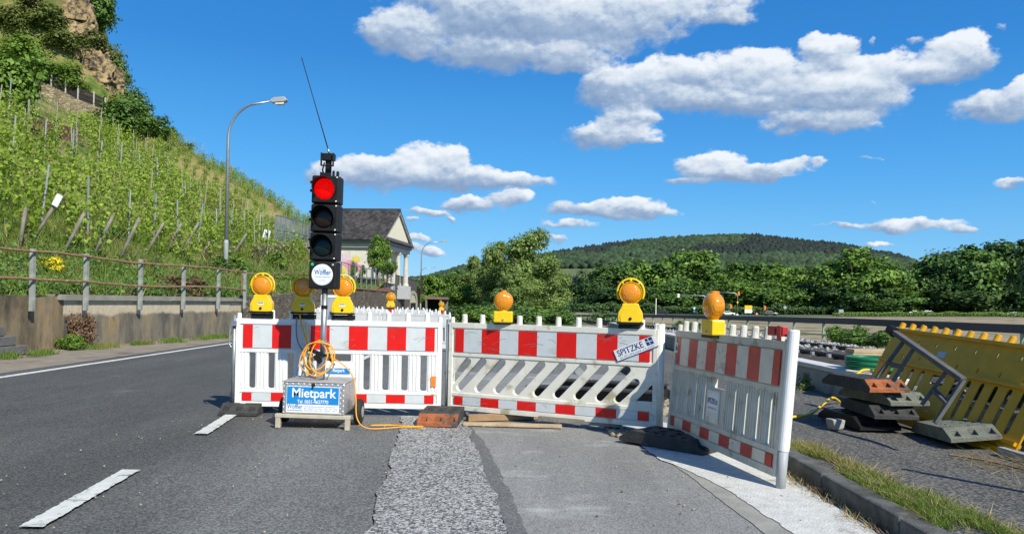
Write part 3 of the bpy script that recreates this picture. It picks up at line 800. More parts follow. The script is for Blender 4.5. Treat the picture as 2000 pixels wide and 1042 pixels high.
# retaining walls along the left of the road
def wall_material(kind):
    m, t, b = new_mat(kind)
    b.inputs['Roughness'].default_value = .9; b.inputs['Specular IOR Level'].default_value = .2
    g = t.nodes.new('ShaderNodeNewGeometry').outputs['Position']
    sp = t.nodes.new('ShaderNodeSeparateXYZ'); t.links.new(g, sp.inputs[0])
    mp = t.nodes.new('ShaderNodeMapping'); mp.inputs['Scale'].default_value = (1, 1, .34); t.links.new(g, mp.inputs['Vector'])
    def nz(s, src, d=7, r_=.62, off=0):
        n = t.nodes.new('ShaderNodeTexNoise'); n.inputs['Scale'].default_value = s; n.inputs['Detail'].default_value = d; n.inputs['Roughness'].default_value = r_
        t.links.new(src, n.inputs['Vector']); return n.outputs['Fac']
    def ramp(f, cols):
        r_ = t.nodes.new('ShaderNodeValToRGB'); e_ = r_.color_ramp.elements
        e_[0].position, e_[0].color = cols[0][0], (*cols[0][1], 1); e_[1].position, e_[1].color = cols[-1][0], (*cols[-1][1], 1)
        for p_, c_ in cols[1:-1]:
            q = e_.new(p_); q.color = (*c_, 1)
        t.links.new(f, r_.inputs[0]); return r_.outputs[0]
    def mix(f, a, c_):
        n = t.nodes.new('ShaderNodeMix'); n.data_type = 'RGBA'; t.links.new(f, n.inputs['Factor']); t.links.new(a, n.inputs['A']); t.links.new(c_, n.inputs['B']); return n.outputs['Result']
    def sm(v, a, c_):
        n = t.nodes.new('ShaderNodeMapRange'); n.interpolation_type = 'SMOOTHSTEP'; n.inputs['From Min'].default_value = a; n.inputs['From Max'].default_value = c_
        t.links.new(v, n.inputs['Value']); return n.outputs[0]
    streak = nz(1.5, mp.outputs[0], 10, .72); fine = nz(6, g)
    if kind == 'weathered_concrete':
        col = ramp(streak, [(.3, (.045, .04, .033)), (.42, (.13, .105, .07)), (.53, (.22, .175, .11)), (.62, (.29, .165, .065)), (.72, (.09, .08, .065))])
    else:
        low = ramp(streak, [(.3, (.06, .06, .055)), (.44, (.115, .108, .09)), (.56, (.21, .185, .135)), (.64, (.31, .22, .10)), (.72, (.15, .145, .125))])
        up = ramp(fine, [(.3, (.42, .36, .26)), (.6, (.52, .45, .33)), (.75, (.36, .31, .24))])
        ad = t.nodes.new('ShaderNodeMath'); ad.operation = 'MULTIPLY_ADD'; ad.inputs[1].default_value = .35
        t.links.new(nz(1.3, g), ad.inputs[0]); t.links.new(sp.outputs[2], ad.inputs[2])
        col = mix(sm(ad.outputs[0], .86, .95), low, up)
    t.links.new(col, b.inputs['Base Color'])
    bp = t.nodes.new('ShaderNodeBump'); bp.inputs['Strength'].default_value = .5; bp.inputs['Distance'].default_value = .03
    t.links.new(nz(9, mp.outputs[0]), bp.inputs['Height']); t.links.new(bp.outputs[0], b.inputs['Normal'])
    return m
def stone_material(name, dark, light, s=2.2):
    m, t, b = new_mat(name)
    b.inputs['Roughness'].default_value = .95; b.inputs['Specular IOR Level'].default_value = .2
    g = t.nodes.new('ShaderNodeNewGeometry').outputs['Position']
    mp = t.nodes.new('ShaderNodeMapping'); mp.inputs['Scale'].default_value = (1, 1, 2.3); t.links.new(g, mp.inputs['Vector'])
    vo = t.nodes.new('ShaderNodeTexVoronoi'); vo.inputs['Scale'].default_value = s; t.links.new(mp.outputs[0], vo.inputs['Vector'])
    ve = t.nodes.new('ShaderNodeTexVoronoi'); ve.feature = 'DISTANCE_TO_EDGE'; ve.inputs['Scale'].default_value = s; t.links.new(mp.outputs[0], ve.inputs['Vector'])
    sp = t.nodes.new('ShaderNodeSeparateColor'); t.links.new(vo.outputs['Color'], sp.inputs[0])
    r_ = t.nodes.new('ShaderNodeValToRGB'); r_.color_ramp.elements[0].color = (*dark, 1); r_.color_ramp.elements[1].color = (*light, 1); t.links.new(sp.outputs[0], r_.inputs[0])
    j = t.nodes.new('ShaderNodeMapRange'); j.inputs['From Max'].default_value = .07; j.inputs['To Min'].default_value = .55; t.links.new(ve.outputs['Distance'], j.inputs['Value'])
    v = t.nodes.new('ShaderNodeVectorMath'); v.operation = 'SCALE'; t.links.new(r_.outputs[0], v.inputs[0]); t.links.new(j.outputs[0], v.inputs['Scale'])
    t.links.new(v.outputs[0], b.inputs['Base Color'])
    bp = t.nodes.new('ShaderNodeBump'); bp.inputs['Strength'].default_value = 1; bp.inputs['Distance'].default_value = .08
    t.links.new(j.outputs[0], bp.inputs['Height']); t.links.new(bp.outputs[0], b.inputs['Normal'])
    return m
def wall_strip(mb, y0, y1, zf, th, out=0.0, z0=-.1, step=1.0, jag=0.0, seed=1, mi=0):
    rr = random.Random(seed); n = max(2, int((y1 - y0) / step)); vs = []
    for i in range(n + 1):
        y = y0 + (y1 - y0) * i / n; x = edge(y); j = rr.uniform(-jag, jag)
        zt = zf(y) + rr.uniform(-jag, jag) * .5
        vs += [(x + out + j, y, z0), (x + out + j * .6, y, zt), (x - th, y, zt), (x - th, y, z0)]
    fs = []
    for i in range(n):
        a = 4 * i
        for k in range(4): fs.append((a + k, a + (k + 1) % 4, a + 4 + (k + 1) % 4, a + 4 + k))
    fs += [(0, 1, 2, 3), tuple(4 * n + k for k in (3, 2, 1, 0))]
    mb.add(vs, fs, mi)
w1 = thing('weathered_wall', 'brown stained old concrete retaining wall at the foot of the vineyard', 'wall', (0, 0, 0))
mb = MB(); wall_strip(mb, 3, 16.6, lambda y: 1.13, .3, .0, step=.35, jag=.035); mb.obj('wall_body', wall_material('weathered_concrete'), w1)
w2 = thing('concrete_retaining_wall', 'stained concrete retaining wall with pale upper band below the rusty railing', 'wall', (0, 0, 0))
mb = MB()
for k in range(4): wall_strip(mb, 16.62 + 2.08 * k, 16.62 + 2.08 * k + 2.065, lambda y: 1.03, .3, .0)
mb.obj('wall_body', wall_material('banded_concrete'), w2)
mb = MB(); wall_strip(mb, 16.4, 25.0, lambda y: 1.17, .34, .09, z0=1.05); mb.obj('coping', mat('grey_coping', (.25, .235, .20), .9, .2, 3, bump=.4), w2)
M['stone_wall'] = stone_material('rubble_stone', (.10, .085, .065), (.25, .21, .155), 4.5)
w3 = thing('stone_wall', 'dark rubble stone wall carrying the terrace of the temple-like house', 'wall', (0, 0, 0))
mb = MB(); wall_strip(mb, 25.05, 82, lambda y: 1.22 + .52 * sstep(26, 40, y) + .25 * sstep(50, 60, y), .4, .0, step=.6, jag=.06); mb.obj('wall_body', M['stone_wall'], w3)
mb = MB(); wall_strip(mb, 34, 60, lambda y: 1.84 + .25 * sstep(50, 60, y), .42, .05, z0=1.78, step=.6, jag=.02, seed=4)
mb.obj('coping', mat('red_brick_coping', (.25, .11, .07), .9, .2, 3), w3)
# arch in the stone wall
ya = 76.5
xa = edge(ya) + .05
ar = thing('wall_arch', 'pointed stone arch niche at the far end of the rubble stone wall', 'arch', (xa, ya, 0), (0, 0, R(-4)))
outer = [(-2.1, 0)] + [(-2.1 + 2.1 * (1 - math.cos(R(a))), 1.0 + 1.15 * math.sin(R(a))) for a in range(0, 91, 15)]
outer = outer + [(-p[0], p[1]) for p in reversed(outer[:-1])]
inner = [(p[0] * .72, p[1] * .86 if p[1] > 0 else 0) for p in outer]
mb = MB(); n = len(outer)
vs = [(.12, p[0], p[1]) for p in outer] + [(.12, p[0], p[1]) for p in inner] + [(-.3, p[0], p[1]) for p in outer] + [(-.3, p[0], p[1]) for p in inner]
mb.add(vs, [f for i in range(n - 1) for f in ((i, i + 1, n + i + 1, n + i), (i, i + 1, 2 * n + i + 1, 2 * n + i), (n + i, n + i + 1, 3 * n + i + 1, 3 * n + i))])
mb.obj('arch_ring', mat('pale_arch_stone', (.36, .33, .26), .9, .15, 3, bump=.3), ar)
mb = MB(); mb.box(-.02, .04, -1.5, 1.5, .95, 1.75); mb.obj('arch_infill', mat('cream_infill', (.5, .45, .30), .9, .1, 3), ar)
mb = MB(); mb.box(-.02, .05, -1.5, 1.5, 0, .95); mb.obj('gate', mat('black_gate', (.01, .01, .01), .7, .1, 3), ar)  # flat black panel standing in for the shade inside the arch opening

# steps at the left end of the wall
st = thing('stone_steps', 'short flight of grey stone steps at the left end of the weathered wall', 'steps', (edge(14.6) + .5, 14.75, 0))
mb = MB()
for k in range(4):
    mb.box(-.55, .12, -1.6, .05 - .33 * k, .002 + .19 * k, .19 * (k + 1))
mb.obj('steps', mat('grey_step_stone', (.13, .125, .115), .9, .25, 5, bump=.5, bscale=16), st, bevel=.02)

# rusty railing on the wall
rr_ = thing('rusty_railing', 'railing of two rusty bars on pale steel posts along the retaining wall', 'railing', (0, 0, 0))
post_y = [13.6, 15.5, 17.1, 19.1, 21.05, 22.95, 24.75]
rail_pts = {.0: [], 1: []}
for q, y in enumerate(post_y):
    x = edge(y) + .14
    zt = 2.06 if y < 20 else 2.02
    mb = MB(); mb.box(-.04, .04, -.045, .045, .82, zt + .02); mb.box(.042, .048, -.02, .02, .85, zt)
    mb.obj('post', mat('pale_steel_post', (.30, .32, .29), .6, .25, 8, c2=(.30, .20, .12), c2s=5, c2amt=.6) if q == 0 else bpy.data.materials['pale_steel_post'], rr_, loc=(x, y, 0))
rnd = random.Random(3)
for zz in (2.0, 1.44):
    pts = []
    y = 11.0
    while y < 24.9:
        pts.append((edge(y) + .23, y, zz + rnd.uniform(-.012, .012) + .03 * math.sin(y * .9) - .03 * sstep(20, 25, y)))
        y += .5
    mb = MB(); mb.tube(pts, .026, 8); mb.obj('handrail' if zz > 1.9 else 'middle_rail', M['rust'], rr_, smooth=True)
# thinner rail over the stone wall and pale railing by the house
def simple_railing(name, label, pts, h, spacing, rails, m, rad=.025, bars=0):
    t_ = thing(name, label, 'railing', pts[0])
    o_ = Vector(pts[0])
    for r_ in rails:
        mb = MB(); mb.tube([Vector(p) - o_ + Vector((0, 0, h * r_)) for p in pts], rad, 6); mb.obj('handrail' if r_ == max(rails) else 'middle_rail', m, t_, smooth=True)
    for a, b_ in zip(pts, pts[1:]):
        a, b_ = Vector(a), Vector(b_); n = max(1, round((b_ - a).length / spacing))
        for i in range(n):
            p = a + (b_ - a) * i / n - o_
            mb = MB(); mb.box(-rad, rad, -rad, rad, 0, h); mb.obj('post', m, t_, loc=p)
    mb = MB(); p = Vector(pts[-1]) - o_; mb.box(-rad, rad, -rad, rad, 0, h); mb.obj('post', m, t_, loc=p)
    if bars:
        mb = MB()
        for a, b_ in zip(pts, pts[1:]):
            a, b_ = Vector(a), Vector(b_); n = round((b_ - a).length / bars)
            for i in range(n):
                p = a + (b_ - a) * (i + .5) / n - o_
                mb.box(p.x - .008, p.x + .008, p.y - .008, p.y + .008, p.z + .08, p.z + h - .02)
        mb.obj('railing_bars', m, t_)
    return t_
simple_railing('thin_railing', 'thin rusty railing above the rubble stone wall left of the traffic light', [(edge(y) - .2, y, zb(y)) for y in (25.5, 29, 33, 37)], .85, 3.6, (1,), M['rust'], .02)
simple_railing('grey_railing', 'light grey railing on the stone wall in front of the graffiti wall', [(edge(y) - .3, y, 1.75 + .25 * sstep(50, 60, y)) for y in (38, 42, 46, 50, 54, 58, 62)], 1.45, 2.0, (1, .55), M['galv'], .03)
simple_railing('dark_railing', 'dark close-barred railing in front of the columned porch', [(edge(y) + .0, y, 2.0) for y in (63, 68, 74, 81)], 1.25, 3.0, (1, .1), mat('dark_iron', (.07, .07, .065), .7, .1, 4), .035, bars=.16)
def front_of_hill(px, py, dz=.6):
    p = hill_hit(px, py + 30)
    return P(px, py, (p.y if p else 56) - dz)
q0, q1, q2 = front_of_hill(537, 476), front_of_hill(575, 478), front_of_hill(612, 486)
simple_railing('terrace_railing', 'pale grey railing with fine bars on the upper vineyard terrace', [q0, q1, q2], 1.5, 1.5, (1, .5), M['galv'], .028, bars=.2)
tw = thing('terrace_wall', 'rough dark dry stone wall under the upper vineyard terrace', 'wall', (0, 0, 0))
mb = MB()
for a, b_ in ((front_of_hill(496, 482, .3), q0), (q0, q1), (q1, q2)):
    a2, b2 = Vector(a), Vector(b_)
    mb.add([a2 + Vector((0, -.1, 0)), b2 + Vector((0, -.1, 0)), b2 + Vector((0, 1.5, 0)), a2 + Vector((0, 1.5, 0)), a2 + Vector((.2, -.4, -3.2)), b2 + Vector((.2, -.4, -3.2)), b2 + Vector((0, 1.5, -3.2)), a2 + Vector((0, 1.5, -3.2))],
           [(0, 1, 2, 3), (0, 1, 5, 4), (1, 2, 6, 5), (2, 3, 7, 6), (3, 0, 4, 7)])
mb.obj('wall_body', stone_material('dry_stone', (.07, .06, .045), (.22, .18, .12), 3), tw)

# ------------------------------------------------------------------ house with columned porch
hs_ = thing('columned_house', 'small temple-like house with dark tiled roof, pale gable and columned porch', 'house', (-10.15, 60, 2.45), (0, 0, R(-6.9)))
hs_.scale = (.94, .90, .97)
M['plaster'] = mat('white_plaster', (.68, .66, .58), .9, .08, 2, c2=(.50, .47, .40), c2s=1.2, c2amt=.6)
M['gable'] = mat('cream_gable', (.72, .68, .52), .9, .06, 2)
M['trim'] = mat('grey_cornice', (.30, .30, .30), .8, .12, 3)
M['column'] = mat('stone_column', (.52, .51, .47), .85, .14, 3)
mb = MB(); mb.box(-8.6, -6.603, .8, 9.0, -1, 2.2); mb.obj('annex', M['plaster'], hs_)
mb = MB(); mb.box(-6.6, -1.3, .35, 9.5, -1, 2.9); o = mb.obj('wall', M['plaster'], hs_)
# graffiti patches on the long wall
graf = [((-4.3, 1.5), .6, (.74, .28, .40)), ((-3.5, 2.0), .6, (.72, .55, .62)), ((-2.8, 1.5), .62, (.76, .32, .44)), ((-2.2, 1.25), .5, (.74, .28, .40)), ((-3.7, 1.0), .4, (.75, .62, .10)), ((-2.4, 2.0), .32, (.75, .62, .10))]
rnd = random.Random(8)
mbs = {}
for k, ((gx, gz2), r_, c_) in enumerate(graf):
    pts = [(gx + r_ * (1 + rnd.uniform(-.35, .35)) * math.cos(a), gz2 + r_ * .75 * (1 + rnd.uniform(-.35, .35)) * math.sin(a)) for a in [2 * math.pi * i / 14 for i in range(14)]]
    mbs.setdefault(c_, MB()).add([(p[0], .335 - .004 * k, p[1]) for p in pts], [tuple(range(14))])
for c_, mb in mbs.items():
    mb.obj('graffiti', mat('graffiti_paint', c_, .8, .1, 3), o)
# entablature, cornice, columns
mb = MB(); mb.box(-6.65, -.15, .1, 9.8, 2.903, 3.25); mb.obj('entablature', mat('pale_entablature', (.56, .54, .48), .85, .08, 3), hs_, bevel=.03)
mb = MB(); mb.box(-6.8, 0, -.05, 9.95, 3.253, 3.55); mb.obj('cornice', M['trim'], hs_, bevel=.05)
for cy in (.5, 3.4, 6.5, 9.4):
    mb = MB(); mb.lathe([(.30, -1.0), (.30, .15), (.24, .2), (.23, 1.2), (.19, 2.62), (.26, 2.7), (.28, 2.9)], 16, axis='Z')
    mb.obj('column', M['column'], hs_, smooth=False, loc=(-.42, cy, 0))
mb = MB(); mb.box(-1.295, 0, .1, 9.8, -1.2, -.02); mb.obj('porch_floor', M['column'], hs_)
# roof: two slopes with tile relief, gable set back in the pediment
M['tiles'] = mat('dark_roof_tiles', (.060, .055, .054), .8, .25, 1.5, c2=(.085, .08, .07), c2s=1, c2amt=.55, island=.5)
tw_ = M['tiles'].node_tree
mb = MB()
def slope(sgn):
    a0, a1 = -7.0, .12
    base_y = 4.95 - sgn * 5.35; cols = 30; rows = 16
    for r_ in range(rows):
        u0, u1 = r_ / rows, (r_ + 1) / rows
        for c_ in range(cols):
            x0_, x1_ = a0 + (a1 - a0) * c_ / cols, a0 + (a1 - a0) * (c_ + 1) / cols - .012
            def pt(x, u, lift): return (x, base_y + sgn * 5.35 * u, 3.5 + 2.95 * u + lift)
            j = rnd.uniform(0, .02)
            mb.add([pt(x0_, u0, .09 + j), pt(x1_, u0, .09 + j), pt(x1_, u1, .02 + j), pt(x0_, u1, .02 + j), pt(x0_, u0, 0), pt(x1_, u0, 0)], [(0, 1, 2, 3), (0, 1, 5, 4)])
slope(1); slope(-1)
mb.prism([(-.40, 3.5), (4.95, 6.45), (10.3, 3.5), (10.1, 3.48), (4.95, 6.33), (-.2, 3.48)], -7.02, .13, axis='X')
mb.bar((-7.0, 4.95, 6.5), (.12, 4.95, 6.5), .3, .16)
ro = mb.obj('roof', M['tiles'], hs_)
mb = MB(); mb.prism([(.55, 3.56), (4.95, 6.05), (9.35, 3.56)], -.4, -.06, axis='X'); mb.obj('pediment', M['gable'], hs_)
mb = MB()
for sgn in (1, -1):
    mb.bar((.0, 4.95 - sgn * 5.0, 3.50), (.0, 4.95, 6.22), .22, .16)
mb.obj('gable_trim', M['trim'], hs_)
mb = MB(); mb.add([(.35, .3, 3.553), (.35, 9.6, 3.553), (-.05, 9.4, 3.9), (-.05, .5, 3.9), (-.05, 9.4, 3.553), (-.05, .5, 3.553)], [(0, 1, 2, 3), (0, 3, 5), (1, 4, 2), (0, 1, 4, 5), (2, 3, 5, 4)]); mb.obj('skirt_roof', M['tiles'], hs_)

# small far buildings on the left
b1 = thing('red_roofed_house', 'far house with red tiled roof behind the second street lamp', 'house', P(812, 588, 118) * 1.0, (0, 0, R(-10)))
mb = MB(); mb.box(-6, -2.4, 0, 5, -4, 1.3); mb.obj('wall', M['plaster'], b1)
mb = MB(); mb.prism([(-.4, 1.2), (2.5, 3.6), (5.4, 1.2)], -6.4, -2.0, axis='X'); mb.obj('roof', mat('red_tiles', (.33, .07, .05), .8, .15, 3), b1)
lw = thing('lattice_fence', 'dark wooden lattice screen at the end of the porch railing', 'fence', (edge(82) + .3, 82.5, 1.9))
mb = MB()
for k in range(9): mb.bar((0, .2 * k, 0), (0, .2 * k, 2.0), .06, .05)
for k in range(7): mb.bar((.05, -.05, .15 + .3 * k), (.05, 1.7, .15 + .3 * k), .05, .06)
mb.obj('lattice', mat('dark_lattice', (.05, .04, .03), .9, .2, 3), lw)
b2 = thing('low_shed', 'low open shed with dark interior and reddish roof edge by the far trees', 'shed', P(829, 606, 97), (0, 0, R(3)))
mb = MB(); mb.box(0, 2.9, 0, 5, 1.45, 1.75); mb.obj('roof', mat('reddish_fascia', (.20, .13, .10), .8, .15, 3), b2)
mb = MB(); mb.box(.1, .3, .1, 5, -1.6, 1.447); mb.box(1.9, 2.15, .1, 5, -1.6, 1.447); mb.box(.3, 2.8, 4.7, 4.95, -1.6, 1.447); mb.obj('wall', mat('shed_wall', (.20, .19, .16), .9, .1, 3), b2)

# ------------------------------------------------------------------ street lamps
def street_lamp(label, base, h, arm, rad, s=1.0):
    t_ = thing('street_lamp', label, 'street lamp', base, group='street lamps along the road')
    rb = rad
    pts = [(0, 0, -.8), (0, 0, h - rb)] + [(rb * (1 - math.cos(R(a))), 0, h - rb + rb * math.sin(R(a))) for a in range(12, 75, 9)]
    end = Vector(pts[-1]); pts.append((arm, 0, h + .03))
    rads = [.085, .055] + [.045] * (len(pts) - 3) + [.03]
    mb = MB(); mb.tube(pts, rads, 12); mb.obj('pole', M['galv'], t_, smooth=True)
    mb = MB(); mb.lathe([(.088, -.8), (.088, .6), (.07, .75)], 12, axis='Z'); mb.obj('pole_sleeve', M['steel_grey'], t_, smooth=True)
    mb = MB(); Tm = Matrix.Translation((arm, 0, h + .03)) @ Matrix.Rotation(R(-9), 4, 'Y')
    mb.prism([(-.03, -.03), (.02, -.08), (.5, -.11), (.58, -.05), (.5, .08), (.12, .10), (-.03, .04)], -.13, .13, T=Tm); ln = mb.obj('lantern', M['steel_grey'], t_, bevel=.02)
    mb = MB(); mb.prism([(.10, -.10), (.46, -.125), (.43, -.19), (.14, -.16)], -.10, .10, T=Tm); mb.obj('lantern_glass', mat('lantern_glass', (.75, .75, .70), .2, .02, 4) if 'lantern_glass' not in bpy.data.materials else bpy.data.materials['lantern_glass'], ln, bevel=.01)
    return t_
lb = P(441, 505, 28.6)
street_lamp('tall curved street lamp on the vineyard slope left of the traffic light', (lb.x, 28.6, lb.z), P(525, 199, 28.6).z - lb.z, 1.6, 1.35)
l2 = P(821, 604, 88)
street_lamp('curved street lamp in front of the far trees beside the columned house', (l2.x, 88, l2.z), 7.8, 2.3, 1.5)
l3 = P(819, 603, 150)
street_lamp('farthest street lamp, small, just right of the columned house', (l3.x, 150, l3.z), 8.1, 2.6, 1.5)

# ================================================================== THE ROADWORKS
ZB = .08      # height of the barrier panels above the road
PH = .90      # panel height
def sheet_mesh(x0, x1, z0, z1, n, th, mats, y=0.0, first_half=True):
    """reflective sheet: alternating fields, half a field at each end"""
    mb = MB(); w_ = (x1 - x0) / n; x = x0; k = 0
    edges = [x0, x0 + w_ / 2] + [x0 + w_ * (.5 + i) for i in range(1, n)] + [x1]
    for k, (a, b_) in enumerate(zip(edges, edges[1:])):
        mb.box(a, b_, y - th, y, z0, z1, k % 2)
    return mb.mesh('reflective_sheet', mats)
def knob_row(mb, xs_, z0, z1, r=.026):
    for x in xs_:
        mb.lathe([(r * 1.1, z0), (r, z1 - .01), (r * .8, z1)], 12, axis='Z', c=(x, 0, 0))
def barrier(name, label, left, right, kind, mats, skip=(), group='red and white traffic barriers across the lane', sign=None, lean=0.0, W=2.1, knobs=True, sheets=True, end_post=None):
    left, right = Vector(left), Vector(right)
    d = right - left
    t_ = thing(name, label, 'traffic barrier', (left.x, left.y, 0), (0, 0, math.atan2(d.y, d.x)), group)
    t_.rotation_mode = 'XYZ'
    if lean: t_.rotation_euler = (lean, 0, math.atan2(d.y, d.x))
    t_.scale = (d.length / W, 1, 1)
    wp, red, wht = mats
    z = lambda v: ZB + v
    # frame with holes
    outer = rrect(0, W, z(0), z(PH), .03)
    holes = []
    if kind == 'upright':
        pitch = .194
        for i in range(10):
            x = .135 + pitch * i
            if sign and 4 <= i <= 5: continue
            holes.append(rrect(x, x + .066, z(.185), z(.55), .02))
        if sign:
            holes.append(rrect(.90, 1.17, z(.475), z(.55), .02))
    else:
        holes.append([(.045, z(.36)), (.20, z(.545)), (.245, z(.52)), (.245, z(.49)), (.06, z(.27)), (.045, z(.28))])
        for i in range(8):
            x = .085 + .205 * i
            holes.append(capsule((x + .045, z(.235)), (x + .295, z(.515)), .036))
        holes.append(capsule((1.74, z(.235)), (1.90, z(.40)), .034))
        holes.append([(1.90, z(.23)), (2.05, z(.40)), (2.055, z(.23))])
    me = plate_mesh(outer, holes, .045, wp, 'barrier_panel', .006)
    parts = [me]
    mb = MB()
    for z0, z1, y in ((0, .05, .034), (.145, .18, .030), (.555, .59, .031), (PH - .055, PH, .036)):
        mb.box(.028, W - .028, -y, y, z(z0), z(z1))
    mb.box(.002, .045, -.033, .033, z(.003), z(PH - .003)); mb.box(W - .045, W - .002, -.033, .033, z(.003), z(PH - .003))
    if kind == 'upright':
        for i in range(11):
            x = .135 + .194 * i - .128
            if sign and i in (5,): continue
            for q in (.026, .062, .098):
                if .04 < x + q < W - .05: mb.box(x + q - .009, x + q + .009, -.031, .031, z(.183), z(.553))
    kx = [x for x in [.16 + .198 * i for i in range(10)] if not any(abs(x - s_) < .085 for s_ in skip)]
    if knobs:
        knob_row(mb, kx, z(PH - .004), z(PH + .088))
        knob_row(mb, (.024, W - .024), z(PH - .004), z(PH + .055), .022)
    rails = mb.mesh('rails', wp)
    rails_o = mobj('barrier_panel', merge(parts + [rails], 'barrier_panel'), t_)
    bv = rails_o.modifiers.new('bevel', 'BEVEL'); bv.width = .003; bv.segments = 1; bv.limit_method = 'ANGLE'; bv.angle_limit = R(50)
    if sheets:
        n_ = 10
        mobj('reflective_sheet', sheet_mesh(.075, W - .075, z(.60), z(PH - .065), n_, .012, (red, wht), -.0225), t_)
        mobj('reflective_sheet', sheet_mesh(.075, W - .075, z(.057), z(.138), n_, .012, (red, wht), -.0225), t_)
    mb = MB()
    mb.tube([(-.025, 0, .06), (-.025, 0, z(PH + .03))], .021, 12)
    mb.obj('mounting_tube', M['galv'], t_, smooth=True)
    return t_
new_ = (M['white_plastic'], M['sheet_red'], M['sheet_white'])
B1L, B1R = Vector((-2.83, 7.92, 0)), Vector((-.715, 7.97, 0))
B2L, B2R = Vector((-.635, 8.0, 0)), Vector((1.36, 7.05, 0))
B3L, B3R = Vector((1.45, 6.95, 0)), Vector((1.79, 5.08, 0))
b1_ = barrier('traffic_barrier', 'white traffic barrier with upright slats and clean red fields behind the portable traffic light', B1L, B1R, 'upright', new_, skip=(.24, .66, 1.06), sign=True)
b2_ = barrier('traffic_barrier', 'grubby white traffic barrier with slanted slots in the middle of the row', B2L, B2R, 'slanted', (M['white_plastic_dirty'], M['sheet_red'], M['sheet_white']), skip=(.58, 1.82))
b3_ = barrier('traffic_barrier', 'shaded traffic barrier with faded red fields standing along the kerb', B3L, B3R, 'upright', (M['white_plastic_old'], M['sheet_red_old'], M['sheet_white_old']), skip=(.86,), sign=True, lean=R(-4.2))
# thick white end post of the kerb barrier
mb = MB(); mb.lathe([(.036, .26), (.038, .29), (.038, 1.05), (.033, 1.06)], 16, axis='Z', c=(2.12, 0, 0)); mb.obj('end_post', M['white_plastic'], b3_, smooth=False)
mb = MB(); mb.lathe([(.033, -.012), (.033, .262)], 16, axis='Z', c=(2.12, 0, 0)); mb.obj('post_foot', M['steel_grey'], b3_, smooth=True)
mb = MB(); mb.lathe([(.033, .06), (.033, 1.03)], 16, axis='Z', c=(2.115, 0, 0)); mb.obj('end_post', M['white_plastic_dirty'], b2_, smooth=True)
# hook on the left end of the first barrier
mb = MB(); mb.tube([(-.03, -.035, .93), (-.055, -.04, .90), (-.065, -.04, .72), (-.04, -.04, .68)], .009, 8); mb.box(-.045, .01, -.05, -.03, .90, .95); mb.obj('locking_hook', M['galv'], b1_)
# orange tape marks on the right frame of barrier 1
mb = MB(); mb.box(1.995, 2.045, -.0365, -.0335, .31, .42); mb.box(2.0, 2.03, -.0365, -.0335, .225, .235); mb.obj('orange_tape', mat('orange_tape', (.75, .22, .03), .6, .15, 20), b1_)
# small plates in the middle of the slatted barriers
def center_plate(b_, x0, x1, header):
    mb = MB(); mb.box(x0, x1, -.036, -.024, ZB + .20, ZB + .455); p_ = mb.obj('sign_plate', M['white_plastic'] if header else M['white_plastic_dirty'], b_, bevel=.004)
    if header:
        mb = MB(); mb.box(x0 + .05, x1 - .03, -.0375, -.0365, ZB + .345, ZB + .405); mb.obj('blue_field', M['blue_print'], p_)
        me = text_mesh('Mietpark', .052, M['white_print'], .0012, width=.135); mobj('lettering', me, p_, ((x0 + x1) / 2 + .01, -.0385, ZB + .382))
        me = text_mesh('Wöffler', .03, M['blue_text'], .0004, width=.11); mobj('lettering', me, p_, ((x0 + x1) / 2 + .01, -.0375, ZB + .305))
    else:
        mb = MB(); mb.box(x0 + .015, x1 - .015, -.0375, -.0365, ZB + .285, ZB + .43); mb.obj('label_field', M['white_print'], p_)
        me = text_mesh('SPITZKE', .06, M['navy_text'], .0006, width=.15); mobj('lettering', me, p_, ((x0 + x1) / 2 - .022, -.0385, ZB + .37))
        mb = MB(); emblem(mb, (x1 - .055, -.0382, ZB + .35), .034); mb.obj('emblem', [M['navy_text'], M['white_print']], p_)
        me = text_mesh('EUROPEAN CLASS', .02, M['pale_text'], 0, width=.17); mobj('lettering', me, p_, ((x0 + x1) / 2, -.0385, ZB + .315))
def emblem(mb, c, s):
    x, y, z = c
    mb.box(x, x + s, y - .0004, y, z, z + s, 0)
    mb.add([(x + .06 * s, y - .001, z + .52 * s), (x + .94 * s, y - .001, z + .40 * s), (x + .94 * s, y - .001, z + .50 * s), (x + .06 * s, y - .001, z + .62 * s)], [(0, 1, 2, 3)], 1)
    mb.add([(x + .46 * s, y - .001, z + .1 * s), (x + .56 * s, y - .001, z + .1 * s), (x + .44 * s, y - .001, z + .95 * s), (x + .36 * s, y - .001, z + .95 * s)], [(0, 1, 2, 3)], 1)
center_plate(b1_, .875, 1.195, True)
center_plate(b3_, .86, 1.09, False)
# slanted company sticker on barrier 2
sp_ = MB(); sp_.box(-.20, .20, -.003, 0, -.052, .052)
stk = sp_.obj('company_sticker', M['white_print'], b2_, loc=(1.90, -.0365, .80), rot=(0, R(-24), 0))
mb = MB(); mb.box(-.200, .200, -.0036, .0, -.058, -.0525); mb.box(-.206, -.2005, -.0036, 0, -.058, .052); mb.obj('sticker_edge', M['navy_text'], stk)
me = text_mesh('SPITZKE', .082, M['navy_text'], .0004, width=.25); mobj('lettering', me, stk, (-.05, -.004, .01))
mb = MB(); emblem(mb, (.105, -.0035, -.018), .066); mb.obj('emblem', [M['navy_text'], M['white_print']], stk)
me = text_mesh('EUROPEAN CLASS', .03, M['pale_text'], 0, width=.33); mobj('lettering', me, stk, (0, -.004, -.037))
